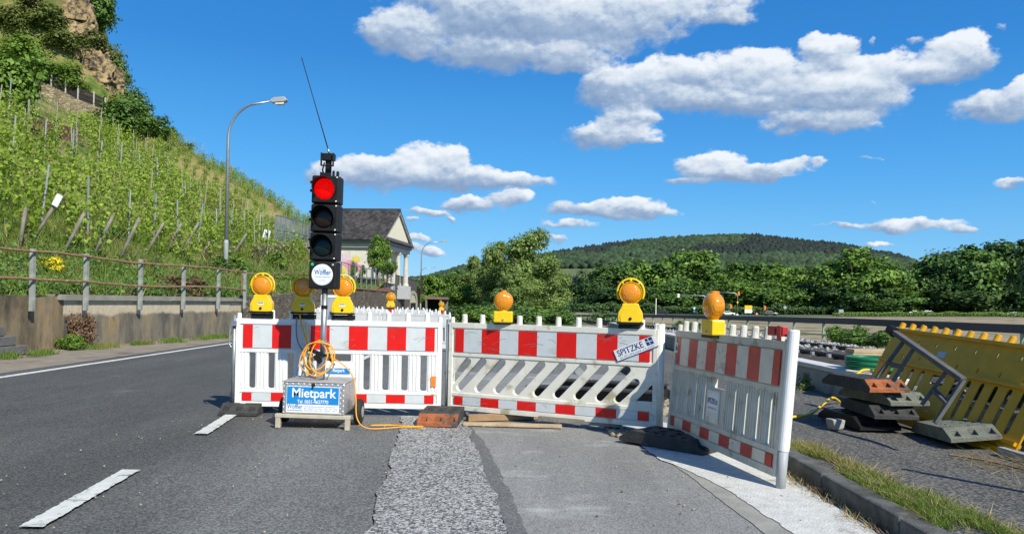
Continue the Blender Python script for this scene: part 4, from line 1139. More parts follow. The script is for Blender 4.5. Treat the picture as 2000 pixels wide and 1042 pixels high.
# scratches and scuffs on the front barriers
def scuffs(b_, seed, n, m_):
    rn = random.Random(seed); mb = MB()
    for _ in range(n):
        x, z = rn.uniform(.12, 1.95), ZB + (rn.uniform(.61, .83) if rn.random() < .7 else rn.uniform(.06, .13))
        L_, a = rn.uniform(.03, .20), rn.uniform(-.9, .9); y = -.0352
        pts = [(x + L_ * t_ * math.cos(a), y, z + (L_ * t_ * math.sin(a) + .03 * math.sin(t_ * 3)) * .5) for t_ in (0, .25, .5, .75, 1)]
        pts = [p for p in pts if ZB + .06 < p[2] < ZB + .13 or ZB + .605 < p[2] < ZB + .83]
        for p_, q in zip(pts, pts[1:]): mb.bar(p_, q, .0012, rn.uniform(.0012, .003), up=(0, 0, 1))
    mb.obj('scuff_marks', m_, b_)
M['scuff'] = mat('scuff_grey', (.22, .21, .19), .8, .2, 20)
scuffs(b1_, 5, 16, M['scuff']); scuffs(b2_, 6, 30, M['scuff']); scuffs(b3_, 7, 24, M['scuff'])
# worn black figure on the kerb barrier
mb = MB(); mb.box(.05, .095, -.0365, -.034, ZB + .70, ZB + .79); pz = mb.obj('number_label', M['white_print'], b3_)
me = text_mesh('6', .075, M['black_print'], .003); mobj('lettering', me, pz, (.073, -.0375, ZB + .745))

# ------------------------------------------------------------------ warning lamps
def lamp_flat(label, loc, rotz, group='amber warning lamps on the barriers', s=1.0, sticker=True):
    t_ = thing('warning_lamp', label, 'warning lamp', loc, (0, 0, rotz), group); t_.scale = (s, s, s)
    body = [(-.108, 0), (.108, 0), (.110, .05), (.105, .085), (.078, .135), (.07, .165), (-.07, .165), (-.078, .135), (-.105, .085), (-.110, .05)]
    mb = MB(); mb.prism(body, -.052, .052); bo = mb.obj('battery_case', M['yellow'], t_, bevel=.008)
    mb = MB(); mb.prism([(-.085, .0), (.085, .0), (.09, .06), (.055, .12), (-.055, .12), (-.09, .06)], -.0575, -.0525); mb.obj('case_panel', M['yellow'], bo, bevel=.002)
    mb = MB(); mb.lathe([(.0001, -.066), (.012, -.066), (.014, -.058)], 14, c=(0, 0, .03)); mb.obj('lock', M['black_plastic'], bo)
    if sticker:
        mb = MB(); mb.box(-.028, .028, -.0592, -.0576, .066, .092, 0); mb.box(-.026, .026, -.0598, -.0593, .080, .090, 1); mb.obj('small_sticker', [M['white_print'], M['blue_text']], bo)
    mb = MB(); mb.box(-.118, .118, -.06, .06, -.018, -.001); mb.obj('base_plate', M['black_plastic'], t_)
    # lens housing ring, lens front and back
    ring = [(.097, -.05), (.1005, -.045), (.1005, .045), (.097, .05), (.094, .045), (.094, -.045)]
    mb = MB(); n_ = 32; vs = []
    for k in range(n_):
        a = 2 * math.pi * k / n_
        for r_, y in ring: vs.append((r_ * math.cos(a), y, .255 + r_ * math.sin(a)))
    fs = [(k * 6 + j, k * 6 + (j + 1) % 6, ((k + 1) % n_) * 6 + (j + 1) % 6, ((k + 1) % n_) * 6 + j) for k in range(n_) for j in range(6)]
    mb.add(vs, fs); mb.obj('lens_ring', M['yellow'], t_, smooth=True)
    prof = [(.0935 * math.cos(R(a)), -.030 - .045 * math.sin(R(a))) for a in (85, 70, 55, 40, 25, 10, 0)]
    prof += [(.0935 * math.cos(R(a)), .030 + .045 * math.sin(R(a))) for a in (0, 10, 25, 40, 55, 70, 85)]
    mb = MB(); mb.lathe(prof, 32, c=(0, 0, .255)); mb.obj('lens', M['amber_round'], t_, smooth=True)
    # carrying arch with struts
    mb = MB()
    pts = [(.118 * math.cos(R(a)), 0, .262 + .122 * math.sin(R(a))) for a in range(-30, 211, 10)]
    mb.tube(pts, .0085, 8)
    for a in (50, 90, 130): mb.bar((.104 * math.cos(R(a)), 0, .255 + .104 * math.sin(R(a))), (.12 * math.cos(R(a)), 0, .262 + .12 * math.sin(R(a))), .02, .014)
    mb.obj('carrying_handle', M['yellow'], t_, smooth=True)
    return t_
def lamp_ball(label, loc, rotz, s=1.0):
    t_ = thing('warning_lamp', label, 'warning lamp', loc, (0, 0, rotz), 'amber warning lamps on the barriers'); t_.scale = (s, s, s)
    mb = MB(); mb.box(-.098, .098, -.055, .055, 0, .118); bo = mb.obj('battery_case', M['yellow'], t_, bevel=.012)
    mb = MB(); mb.lathe([(.0001, -.063), (.01, -.063), (.011, -.0555)], 12, c=(0, 0, .03)); mb.obj('lock', M['galv'], bo)
    mb = MB(); mb.box(-.094, .094, -.052, .052, -.02, -.001); mb.obj('base_plate', M['black_plastic'], t_)
    mb = MB(); mb.lathe([(.04, .1185), (.034, .135), (.03, .15)], 16, axis='Z'); mb.obj('neck', M['yellow'], t_)
    prof = [(.101 * math.cos(R(a)) ** .8, -.012 - .062 * math.sin(R(a))) for a in (86, 70, 55, 40, 25, 12, 2)]
    prof += [(r_, -y) for r_, y in reversed(prof)]
    mb = MB(); mb.lathe(prof, 36, c=(0, 0, .222)); ln = mb.obj('lens', M['amber'], t_, smooth=True)
    mb = MB(); mb.lathe([(.03, .318), (.03, .332), (.022, .336)], 16, axis='Z'); mb.obj('lens_cap', M['amber'], ln)
    return t_
LZ = ZB + PH + .075
def on_bar(b_, x, W=2.1):
    a, c = {1: (B1L, B1R), 2: (B2L, B2R), 3: (B3L, B3R)}[b_]
    return a + (c - a) * x / W, math.atan2(c.y - a.y, c.x - a.x)
p, a = on_bar(1, .255); lamp_flat('yellow amber warning lamp above the left end of the slatted barrier', (p.x, p.y - .01, LZ), a, s=1.02)
p, a = on_bar(1, .675); lamp_flat('shaded warning lamp partly hidden behind the left edge of the traffic light', (p.x, p.y - .01, LZ), a)
p, a = on_bar(1, 1.075); lamp_flat('bright yellow amber warning lamp just right of the traffic light pole', (p.x, p.y - .01, LZ), a + R(6), s=1.02)
p, a = on_bar(2, .58); lamp_ball('warning lamp with round ribbed amber lens on square yellow box over the slanted-slot barrier', (p.x, p.y - .02, LZ - .06), R(-4), .97)
p, a = on_bar(2, 1.83); lamp_flat('large amber warning lamp with yellow carrying arch above the slanted company sticker', (p.x, p.y - .02, LZ - .015), R(-8), s=1.05, sticker=False)
p, a = on_bar(3, .87); lamp_ball('amber warning lamp seen edge-on on the shaded kerb barrier', (p.x + .03, p.y, LZ - .085), R(-80), 1.06)
mb = MB()
for x_ in (.255, .675, 1.075): mb.box(x_ - .10, x_ + .12, -.045, .045, ZB + PH + .004, ZB + PH + .05)
mb.obj('lamp_adapter', M['black_plastic'], b1_)
mb = MB(); mb.box(1.74, 1.93, -.05, .05, ZB + PH + .002, ZB + PH + .042); mb.obj('lamp_rail', M['black_plastic'], b2_)
# red clip on the kerb barrier
p, a = on_bar(3, 1.93)
rc = thing('red_clip', 'red plastic clamp hanging over the right end of the kerb barrier', 'clamp', (p.x + .05, p.y, 1.0), (0, 0, a))
mb = MB(); mb.box(-.10, .10, -.02, .02, .01, .075); mb.box(-.07, .01, -.028, -.0205, .02, .06); mb.box(.04, .09, -.03, -.0205, -.02, .08); mb.obj('clip_body', M['red_plastic'], rc, bevel=.008)

# ------------------------------------------------------------------ foot plates
def foot_profile(): return [(-.40, .004), (-.40, .035), (-.27, .108), (.27, .108), (.40, .035), (.40, .004)]
def footplate_mesh():
    mb = MB(); mb.prism(foot_profile(), -.19, .19, axis='X')
    me0 = mb.mesh('footplate', M['dark_rubber'])
    cut = MB()
    for x in (-.12, .0, .12): cut.box(x - .035, x + .035, -.10, -.05, .06, .2); cut.box(x - .035, x + .035, .05, .10, .06, .2)
    for x in (-.12, .12):
        for y in (-.18, 0, .18): cut.box(x - .03, x + .03, y - .022, y + .022, .05, .2)
    cut.box(-.03, .03, -.26, -.20, .04, .2); cut.box(-.03, .03, .20, .26, .04, .2)
    for s_ in (-1, 1):
        for x in (-.13, .0, .13): cut.box(x - .03, x + .03, s_ * .345 - .035, s_ * .345 + .035, .045, .2)
    o1 = bpy.data.objects.new('temporary', me0); COL.objects.link(o1)
    o2 = bpy.data.objects.new('temporary', cut.mesh('cutter', M['dark_rubber'])); COL.objects.link(o2)
    bo = o1.modifiers.new('b', 'BOOLEAN'); bo.object = o2; bo.operation = 'DIFFERENCE'; bo.solver = 'EXACT'
    bv = o1.modifiers.new('bev', 'BEVEL'); bv.width = .008; bv.segments = 2; bv.limit_method = 'ANGLE'; bv.angle_limit = R(35)
    dg = bpy.context.evaluated_depsgraph_get(); dg.update()
    me = bpy.data.meshes.new_from_object(o1.evaluated_get(dg)); me.name = 'footplate'
    bpy.data.objects.remove(o1); bpy.data.objects.remove(o2)
    return me
FOOT = footplate_mesh()
def foot(label, loc, rot, m=None, end=None):
    t_ = thing('footplate', label, 'foot plate', loc, rot, 'recycled rubber foot plates')
    me = FOOT.copy()
    if m: me.materials.clear(); me.materials.append(m)
    if end:
        me.materials.append(end)
        for pl in me.polygons:
            if pl.center.y < -.275: pl.material_index = len(me.materials) - 1
    o = mobj('plate', me, t_)
    return t_
g1 = G(470, 805)
foot('grey-black rubber foot plate under the left end of the slatted barrier', (g1.x + .04, 8.1, .004), (0, 0, R(3)), M['dark_rubber'])
foot('dark foot plate with worn orange end between the two front barriers', (-.665, 7.60, .018), (0, 0, R(-2)), None, M['rust_orange'])
foot('black foot plate lying slanted where the kerb barrier meets the slanted-slot barrier', (1.37, 6.50, .018), (R(2), 0, R(48)), M['dark_rubber'])
# stack on the pavement
sx, sy = 3.28, 7.15
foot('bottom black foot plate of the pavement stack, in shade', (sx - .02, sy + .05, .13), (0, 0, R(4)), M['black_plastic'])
foot('grey foot plate in the middle of the pavement stack', (sx + .12, sy - .05, .245), (0, 0, R(-3)), M['dark_rubber'])
foot('dark foot plate with pale edge second from the top of the pavement stack', (sx + .18, sy + .0, .36), (0, 0, R(9)), M['rubber_green'])
t4 = foot('rust-orange ended foot plate on top of the pavement stack', (sx + .0, sy - .02, .475), (0, 0, R(7)), None, M['rust_orange'])
foot('grey-green foot plate tilted alone on the pavement before the yellow barrier', (3.72, 6.42, .165), (R(-3), R(-7), R(-7)), M['rubber_green'])
br = thing('broken_stone', 'small angular grey concrete lump beside the foot plate stack', 'stone', G(1632, 838, .12), (0, 0, R(20)))
mb = MB(); mb.prism([(-.05, 0), (.05, .01), (.07, .09), (-.08, .10)], -.05, .05); mb.obj('stone', M['concrete'], br, bevel=.012)

# ------------------------------------------------------------------ portable traffic light
tl = thing('portable_traffic_light', 'portable traffic light showing red, black housing on an aluminium cart', 'traffic light', (-1.805, 7.28, 0), (0, R(.8), 0))
cab = MB().box(-.285, .285, -.235, .245, .135, .425).obj('cabinet', M['alu'], tl, bevel=.012)
# tread-plate pattern: real raised lozenges on front margins and lid
mb = MB(); rnd = random.Random(2)
def loz(mb, c, u, v, n_, L_, W_):
    c, u, v, n_ = map(Vector, (c, u, v, n_))
    mb.add([c - u * L_, c + v * W_, c + u * L_, c - v * W_, c + n_ * .0022], [(0, 1, 4), (1, 2, 4), (2, 3, 4), (3, 0, 4)])
for i in range(22):
    for j in range(12):
        x, z = -.272 + .026 * i, .148 + .024 * j
        if -.225 < x < .225 and .165 < z < .375: continue
        s_ = 1 if (i + j) % 2 else -1
        loz(mb, (x, -.2352, z), (s_ * .7, 0, .7), (-.7, 0, s_ * .7), (0, -1, 0), .011, .0035)
for i in range(18):
    for j in range(12):
        s_ = 1 if (i + j) % 2 else -1
        loz(mb, (.2852, -.22 + .026 * i, .15 + .024 * j), (0, s_ * .7, .7), (0, -.7, s_ * .7), (1, 0, 0), .011, .0035)
mb.obj('tread_pattern', M['alu'], cab)
MB().box(-.29, .29, -.24, .25, .426, .436).obj('lid', M['alu_matt'], cab, bevel=.004)
sg = MB().box(-.248, .236, -.240, -.2365, .150, .392).obj('sign_plate', M['white_print'], cab)
MB().box(-.243, .231, -.2418, -.2405, .228, .386).obj('blue_field', M['blue_print'], sg)
mobj('lettering', text_mesh('Mietpark', .118, M['white_print'], .0022, width=.405), sg, (.0, -.243, .327))
mobj('lettering', text_mesh('Tel. 0651-4627770', .045, M['white_print'], .0009, width=.285), sg, (-.005, -.243, .250))
mobj('lettering', text_mesh('Wöffler', .06, M['blue_text'], .0002, width=.14), sg, (-.168, -.241, .203))
mobj('lettering', text_mesh('Verkehrstechnik', .018, M['blue_text'], 0, width=.14), sg, (-.168, -.241, .170))
mb = MB(); rnd = random.Random(4)
for row, z in enumerate((.206, .188, .170)):
    x = -.085
    while x < .215:
        w_ = rnd.uniform(.004, .011)
        mb.box(x, x + w_, -.2412, -.2404, z - .004, z + .004 + rnd.uniform(0, .003)); x += w_ + .0035
        if rnd.random() < .10: x += .012
mb.obj('fine_print', M['pale_text'], sg)
mb = MB(); mb.box(-.02, .01, -.246, -.2365, .395, .418); mb.bar((-.005, -.246, .405), (-.012, -.25, .37), .012); mb.obj('padlock', M['black_plastic'], cab)
mb = MB(); mb.box(-.345, .345, -.255, -.20, .10, .133); mb.box(-.345, .345, .21, .26, .10, .133); mb.obj('under_frame', M['cream_steel'], tl, bevel=.004)
for s_ in (-1, 1):
    MB().box(-.022, .022, -.03, .02, .002, .099).obj('leg', M['cream_steel'], tl, loc=(s_ * .318, -.225, 0), bevel=.004)
mb = MB()
for x in (-.22, .0, .22):
    mb.box(x - .02, x + .02, -.15, -.13, .062, .068); mb.box(x - .02, x - .015, -.15, -.13, .068, .099); mb.box(x + .015, x + .02, -.15, -.13, .068, .099)
mb.obj('fork_sockets', M['galv'], tl)
for s_ in (-1, 1):
    wh = MB().lathe([(.06, -.035), (.115, -.03), (.125, -.015), (.125, .015), (.115, .03), (.06, .035)], 24, axis='X').obj('wheel', M['tyre'], tl, loc=(s_ * .355, .10, .127), smooth=False)
    MB().lathe([(.01, -.037), (.055, -.037), (.055, .037), (.01, .037)], 16, axis='X').obj('rim', M['alu_matt'], wh)
# mast
mb = MB(); mb.box(-.035, .030, -.04, .025, .437, .66); mb.obj('mast_socket', M['galv'], tl, bevel=.004)
mb = MB(); mb.tube([(.012, 0, .45), (.012, 0, 1.29)], .028, 16); mb.obj('mast', M['galv'], tl, smooth=True)
mb = MB(); mb.box(-.05, .07, -.035, .035, .775, .787); mb.lathe([(.032, .755), (.032, .81)], 16, axis='Z', c=(.012, 0, 0)); mb.obj('mast_clamp', M['galv'], tl)
mb = MB(); mb.lathe([(.0305, 1.10), (.0305, 1.135)], 16, axis='Z', c=(.012, 0, 0)); mb.obj('tape_band', M['black_plastic'], tl)
mb = MB(); mb.bar((-.10, -.05, .72), (.04, -.06, .66), .05, .03); mb.bar((-.05, -.05, .66), (.01, -.05, .60), .06, .04); mb.tube([(.04, -.05, .66), (.09, -.06, .68), (.10, -.06, .62), (.14, -.05, .58)], .009, 8); mb.obj('crank_handle', M['black_plastic'], tl)
# signal head: four chambers
for k in range(4):
    z0 = 1.285 + .268 * k
    T_ = .006 * 0
    ch = MB().box(-.132, .132, -.06, .11, z0 + .003, z0 + .265).obj('signal_chamber', M['black_plastic'], tl, bevel=.014)
    MB().box(-.124, .124, -.078, -.061, z0 + .010, z0 + .258).obj('chamber_door', M['black_plastic'], ch, bevel=.008)
    cz = z0 + .136
    if k:
        m_ = [None, M['lens_dark_green'], M['lens_dark_amber'], M['red_lit']][k]
        mb = MB(); mb.lathe([(.0001, -.100), (.05, -.097), (.085, -.089), (.099, -.079)], 40, c=(-.004, 0, cz)); mb.obj('lens', m_, ch, smooth=True)
        # short open visor round the lens
        vs = []; n_ = 36; mb = MB()
        for i in range(n_ + 1):
            a = R(-35 + 250 * i / n_); top = .5 + .5 * math.sin(a)
            dep = .022 + .10 * max(0, top) ** 1.2
            for r_, y in ((.103, -.078), (.104, -.078 - dep), (.108, -.078 - dep), (.109, -.078)): vs.append((-.004 + r_ * math.cos(a), y, cz + r_ * math.sin(a)))
        mb.add(vs, [(4 * i + j, 4 * i + (j + 1) % 4, 4 * i + 4 + (j + 1) % 4, 4 * i + 4 + j) for i in range(n_) for j in range(4)])
        mb.obj('visor', M['black_plastic'], ch)
        mb = MB()
        for sx_, sz_ in ((.108, .112), (.105, -.112)): mb.lathe([(.0001, -.085), (.006, -.0845), (.008, -.0785)], 12, c=(sx_, 0, cz + sz_))
        mb.obj('door_screws', M['white_print'], ch)
    else:
        stc = MB().lathe([(.0001, -.0815), (.098, -.081), (.100, -.0785)], 48, c=(.0, 0, cz)).obj('round_sticker', M['white_print'], ch)
        mobj('lettering', text_mesh('Wöffler', .068, M['blue_text'], .0007, width=.155), stc, (.004, -.083, cz + .022))
        mobj('lettering', text_mesh('Verkehrstechnik', .022, M['pale_text'], 0, width=.15), stc, (.004, -.083, cz - .018))
        mb = MB()
        for z_ in (.066, .058, -.045, -.055, -.065): mb.box(-.035, .035, -.0822, -.0814, cz + z_ - .0012, cz + z_ + .0012)
        for a in range(200, 341, 9): mb.bar((.09 * math.cos(R(a)), -.0822, cz + .09 * math.sin(R(a))), (.09 * math.cos(R(a + 5)), -.0822, cz + .09 * math.sin(R(a + 5))), .0016, .004)
        mb.obj('fine_print', M['pale_text'], stc)
        mb = MB(); mb.lathe([(.0001, -.081), (.014, -.0805)], 16, c=(-.095, 0, z0 + .232)); mb.obj('green_dot', mat('green_dot', (.02, .5, .22), .5, .05, 5), ch)
        mb = MB(); mb.box(.088, .108, -.0815, -.0785, z0 + .225, z0 + .243); mb.obj('catch', M['steel_grey'], ch)
mb = MB()
for z in (1.66, 1.74, 1.93, 2.0, 2.2, 2.28): mb.box(-.15, -.131, -.05, -.02, z, z + .022)
mb.obj('hinges', M['black_plastic'], tl)
zt = 1.285 + .268 * 4
mb = MB(); mb.bar((.0, .02, zt), (.0, .02, zt + .19), .055, .03); mb.box(-.06, .06, -.02, .05, zt + .15, zt + .215); mb.box(-.062, -.05, -.05, -.02, zt + .09, zt + .215); mb.box(.05, .062, -.05, -.02, zt + .09, zt + .215); mb.box(-.062, .062, -.05, -.02, zt + .09, zt + .10)
mb.tube([(-.04, .02, zt), (-.05, 0, zt + .06), (-.035, 0, zt + .13)], .008, 8); mb.box(-.07, -.03, -.02, .03, zt, zt + .035); mb.lathe([(.012, zt), (.012, zt + .05), (.006, zt + .055)], 10, axis='Z', c=(.055, 0, 0)); mb.lathe([(.014, zt), (.014, zt + .04), (.008, zt + .05)], 10, axis='Z', c=(.095, 0, 0))
mb.obj('detector', M['black_plastic'], tl, bevel=.003)
a0 = Vector((.006, .015, zt + .215)); a1_ = P(579, 113, 7.25) - tl.location
mb = MB(); mb.tube([a0, a0 + (a1_ - a0) * .055], .011, 10); mb.obj('antenna_base', M['galv'], tl, smooth=True)
mb = MB(); mb.tube([a0 + (a1_ - a0) * .05, a0 + (a1_ - a0) * .5, a1_], [.0052, .0042, .0036], 8); mb.obj('antenna', M['black_plastic'], tl, smooth=True)

# ------------------------------------------------------------------ cables
def cable(name, label, pts, rad, m, cat='cable', n=8):
    t_ = MB().tube(spline(pts, n), rad, 8).obj(name, m, smooth=True)
    return tag(t_, label, cat)
mx_, my_ = -1.80, 7.22
pts = []; rnd = random.Random(19)
for lp in range(4):
    rx_, rz_ = rnd.uniform(.10, .17), rnd.uniform(.11, .165); ox, oz = rnd.uniform(-.06, .06), .655 + rnd.uniform(-.03, .03)
    for k in range(8):
        a = R(90 + 45 * k + rnd.uniform(-8, 8))
        pts.append((mx_ + ox + rx_ * math.cos(a), my_ - .03 - .012 * lp + .03 * math.sin(a), oz + rz_ * math.sin(a)))
pts += [(mx_ + .10, my_ - .03, .66), (mx_ + .22, my_ - .05, .60), (mx_ + .33, my_ - .06, .48), (mx_ + .37, my_ - .10, .30), (mx_ + .40, my_ - .16, .10), (mx_ + .52, my_ - .20, .022), (-.98, 7.14, .022), (-.80, 7.08, .022)]
cable('orange_cable', 'orange cable coiled round the traffic light mast and running to the middle foot plate', pts, .0056, M['orange_cable'], n=6)
cable('orange_cable', 'orange cable hanging down from the lamp rail left of the mast', [(-2.17, 7.86, 1.03), (-2.13, 7.83, .90), (-2.04, 7.78, .66), (-1.93, 7.5, .60), (-1.86, 7.30, .62)], .008, M['orange_cable'])
cable('yellow_cable', 'thin yellow cable hanging straight down behind the cart', [(-2.10, 7.85, .95), (-2.08, 7.83, .75), (-2.07, 7.83, .50), (-2.05, 7.80, .20), (-2.02, 7.8, .02)], .007, M['yellow'])
cable('grey_cable', 'grey cable looping from the lamp rail down to the cart', [(-2.20, 7.86, 1.0), (-2.17, 7.82, .75), (-1.98, 7.75, .50), (-1.94, 7.5, .43), (-1.92, 7.35, .44)], .008, M['grey_cable'])
cable('grey_cable', 'thin grey cable hanging from the mast to the cart lid right of the mast', [(-1.78, 7.22, .80), (-1.70, 7.2, .70), (-1.66, 7.2, .58), (-1.72, 7.2, .45)], .006, M['grey_cable'])
cable('orange_cable', 'second orange cable strand lying on the road beside the foot plate', [(-1.30, 7.20, .02), (-1.1, 7.24, .02), (-.95, 7.19, .02), (-.78, 7.22, .02)], .008, M['orange_cable'])
cable('yellow_cable', 'yellow cable emerging from behind the pavement foot plate stack', [G(1538, 818, .13) + Vector((0, 0, .02)), G(1575, 816, .13) + Vector((0, 0, .03)), G(1600, 806, .13) + Vector((0, 0, .06)), G(1625, 790, .13) + Vector((0, 0, .08)), G(1640, 784, .13)], .014, M['yellow'])
cable('yellow_hose', 'yellow hose arching over the low concrete wall behind the stack', [P(1668, 738, 7.6), P(1682, 724, 7.8), P(1697, 722, 8.0), P(1712, 728, 8.2)], .014, M['yellow'])
cable('rusty_rod', 'long rusty rod lying on the pavement under the grey-green foot plate', [G(1852, 890, .12) + Vector((0, 0, .012)), G(1925, 902, .12) + Vector((0, 0, .012)), G(2010, 922, .12) + Vector((0, 0, .012)), G(2080, 936, .12) + Vector((0, 0, .012))], .008, M['rust'], 'rod')

# ------------------------------------------------------------------ boards and rubble under barrier 2
def plank(label, a, b_, w_, h_, m, z=.0):
    a, b_ = Vector(a), Vector(b_)
    t_ = thing('wooden_plank', label, 'plank', a, (0, 0, math.atan2(b_.y - a.y, b_.x - a.x)), 'planks lying on the road')
    mb = MB(); L_ = (b_ - a).length
    mb.box(0, L_, -w_ / 2, w_ / 2, .017 + z, .017 + h_ + z); mb.obj('board', m, t_, bevel=.004)
    return t_
plank('pale new timber board lying beside the orange-ended foot plate', (-.44, 7.37, 0), (.50, 7.33, 0), .11, .024, M['wood_new'])
plank('weathered brown board lying under the slanted-slot barrier behind the pale board', (-.42, 7.62, 0), (.50, 7.92, 0), .10, .06, M['wood_brown'])
plank('grey weathered board crossing over the end of the pale board', (.30, 7.55, 0), (1.05, 7.25, 0), .12, .05, M['wood_weathered'], .032)
rng = np.random.default_rng(11)
n = 160
C_ = np.stack([rng.uniform(.92, 1.45, n), rng.uniform(6.9, 7.35, n), np.full(n, .02)], 1)
tag(mobj('rubble', rocks('rubble', C_, rng.uniform(.01, .035, n), mat('rubble_mix', (.32, .27, .20), .95, .2, 9, island=.5), rng)), 'broken rubble and grit under the end of the slanted-slot barrier', 'rubble', kind='stuff')
n = 260
C_ = np.stack([rng.uniform(-3.5, 1.9, n), rng.uniform(2.6, 7.6, n), np.full(n, .018)], 1)
tag(mobj('road_grit', rocks('road_grit', C_, rng.uniform(.003, .009, n) , bpy.data.materials['rubble_mix'], rng)), 'scattered grit and small stones lying on the road', 'grit', kind='stuff')
# dug-up patch behind barrier 2
n = 700
C_ = np.stack([rng.uniform(.0, 1.9, n), rng.uniform(8.3, 9.6, n), np.full(n, .02)], 1)
tag(mobj('spoil', rocks('spoil', C_, rng.uniform(.02, .09, n), bpy.data.materials['rubble_mix'], rng)), 'heap of dug-up stone and earth behind the slanted-slot barrier', 'rubble', kind='stuff')
for k, (x0, y0, x1, y1, lab) in enumerate(((.2, 8.9, 1.7, 8.5, 'dark steel beam lying in the excavation behind the slanted slots'), (.6, 9.7, 1.9, 9.3, 'second dark steel beam farther back in the excavation'))):
    t_ = thing('steel_beam', lab, 'beam', (x0, y0, .07), (0, 0, math.atan2(y1 - y0, x1 - x0)))
    MB().prism([(-.1, 0), (.1, 0), (.1, .02), (.01, .03), (.01, .15), (.1, .16), (.1, .18), (-.1, .18), (-.1, .16), (-.01, .15), (-.01, .03), (-.1, .02)], 0, math.hypot(x1 - x0, y1 - y0), axis='X').obj('beam_profile', M['rail_steel'], t_)

# ------------------------------------------------------------------ yellow barrier leaning on the concrete wall
YTL, YTR, YBR = P(1752, 638, 8.0), P(2012, 672, 6.25), Vector((3.86, 5.85, .12))
yx = (YTR - YTL).normalized(); yz = (YTL - (YBR - yx * 0 + (YTL - YTR))); 
YBL = YBR + (YTL - YTR)
yz = (YTL - YBL); yh = yz.length; yz = (yz - yx * yz.dot(yx)).normalized(); yy_ = yz.cross(yx)
YBL = YTL - yz * .95
yb = thing('yellow_barrier', 'yellow plastic barrier panel with slots leaning on the low concrete wall', 'barrier', YBL)
yb.matrix_world = Matrix((( yx.x, yy_.x, yz.x, YBL.x), (yx.y, yy_.y, yz.y, YBL.y), (yx.z, yy_.z, yz.z, YBL.z), (0, 0, 0, 1)))
yb.scale = (1, 1, yh / .93) if False else (1, 1, 1)
WY = 2.15
holes = [capsule((.26 + .155 * i, .20), (.26 + .155 * i, .52), .026) for i in range(12) if i not in (4, 5)]
holes += [rrect(.87, 1.05, .44, .53, .01)]
holes += [capsule((.86, .20), (.90, .20), .02), capsule((1.0, .2), (1.04, .2), .02)]
for i in range(7):
    for zz, off in ((.80, .2), (.63, .33)): holes.append(capsule((off + .26 * i, zz), (off + .26 * i, zz + .025), .010, 4))
pm = plate_mesh(rrect(0, WY, 0, .93, .03), holes, .016, M['yellow_barrier'], 'barrier_panel', .008)
mb = MB(); mb.box(.02, WY - .02, -.036, .036, .0, .06); mb.box(.02, WY - .02, -.036, .036, .555, .585); mb.box(.02, WY - .02, -.036, .036, .895, .928)
mb.box(.02, WY - .02, -.034, .034, .10, .13)
for i in range(13): mb.lathe([(.030, .925), (.027, .995), (.022, 1.0)], 12, axis='Z', c=(.08 + .165 * i, 0, 0))
o = mobj('barrier_panel', merge([pm, mb.mesh('rails', M['yellow_barrier'])], 'barrier_panel'), yb)
MB().box(.80, .91, -.012, -.0085, .70, .76).obj('small_label', M['pale_text'], yb)
# grey metal trestle leaning on it
tr_ = thing('metal_trestle', 'grey metal trestle frame lying tipped against the yellow barrier', 'trestle', (0, 0, 0))
A_, B_ = P(1742, 645, 6.75), P(1882, 742, 5.75)
off = Vector((.0, .16, .0))
mb = MB()
legs = [(P(1767, 663, 6.58), P(1712, 738, 6.6)), (P(1787, 676, 6.42), P(1744, 744, 6.45)), (P(1850, 722, 5.98), P(1800, 790, 6.05)), (B_, P(1826, 826, 5.75))]
mb.bar(A_, B_, .05, .04); mb.obj('top_bar', M['trestle_grey'], tr_, bevel=.004)
for a, b_ in legs: MB().bar(a, b_, .034, .028).obj('leg', M['trestle_grey'], tr_, bevel=.003)
mb = MB(); mb.bar(legs[0][0] * .4 + legs[0][1] * .6, legs[1][0] * .4 + legs[1][1] * .6, .035, .03); mb.bar(legs[2][0] * .45 + legs[2][1] * .55, legs[3][0] * .45 + legs[3][1] * .55, .035, .03); mb.obj('cross_bar', M['trestle_grey'], tr_)
MB().tube([A_ + (A_ - B_).normalized() * .03, A_ + (B_ - A_).normalized() * .05], .045, 10).obj('end_cap', M['black_plastic'], tr_)
# timber and green hose behind
tb = thing('timber_stack', 'short pale timber boards stacked beside the railway rail', 'timber', P(1666, 698, 9.6))
mb = MB(); mb.box(0, .62, 0, .25, 0, .055); mb.box(.02, .66, .02, .27, .058, .105); mb.obj('boards', M['wood_new'], tb, bevel=.006)
gh = thing('green_hose_coil', 'coil of green hose lying below the pale timber boards', 'hose', P(1702, 724, 9.3))
mb = MB()
for k in range(3):
    mb.tube([(.28 * math.cos(R(a)), .28 * math.sin(R(a)), .04 + .055 * k) for a in range(0, 361, 15)], .026, 8)
mb.obj('hose_rings', M['green_plastic'], gh, smooth=True)
gb = thing('green_mesh_roll', 'green slotted plastic pipe seen through the slots of the yellow barrier', 'pipe', (4.55, 6.6, .40))
mb = MB(); mb.tube([(0, -.3, .18 + .03), (0, 1.0, .21)], .16, 16); mb.obj('pipe', M['green_plastic'], gb)
# edging strip and straw at the yellow barrier
ed = thing('edging_board', 'grey edging board lying along the foot of the yellow barrier', 'board', (3.72, 4.5, .13))
MB().box(0, .05, 0, 1.35, 0, .05).obj('board', M['concrete'], ed)
# unseen post added beside the viewer to cast a shadow across the pavement
pp = thing('steel_post', 'slim grey steel post beside the car, seen by its shadow on the pavement', 'post', (4.05, 3.38, .12))
MB().tube([(0, 0, -.1), (0, 0, 2.0)], .03, 12).obj('tube', M['galv'], pp, smooth=True)

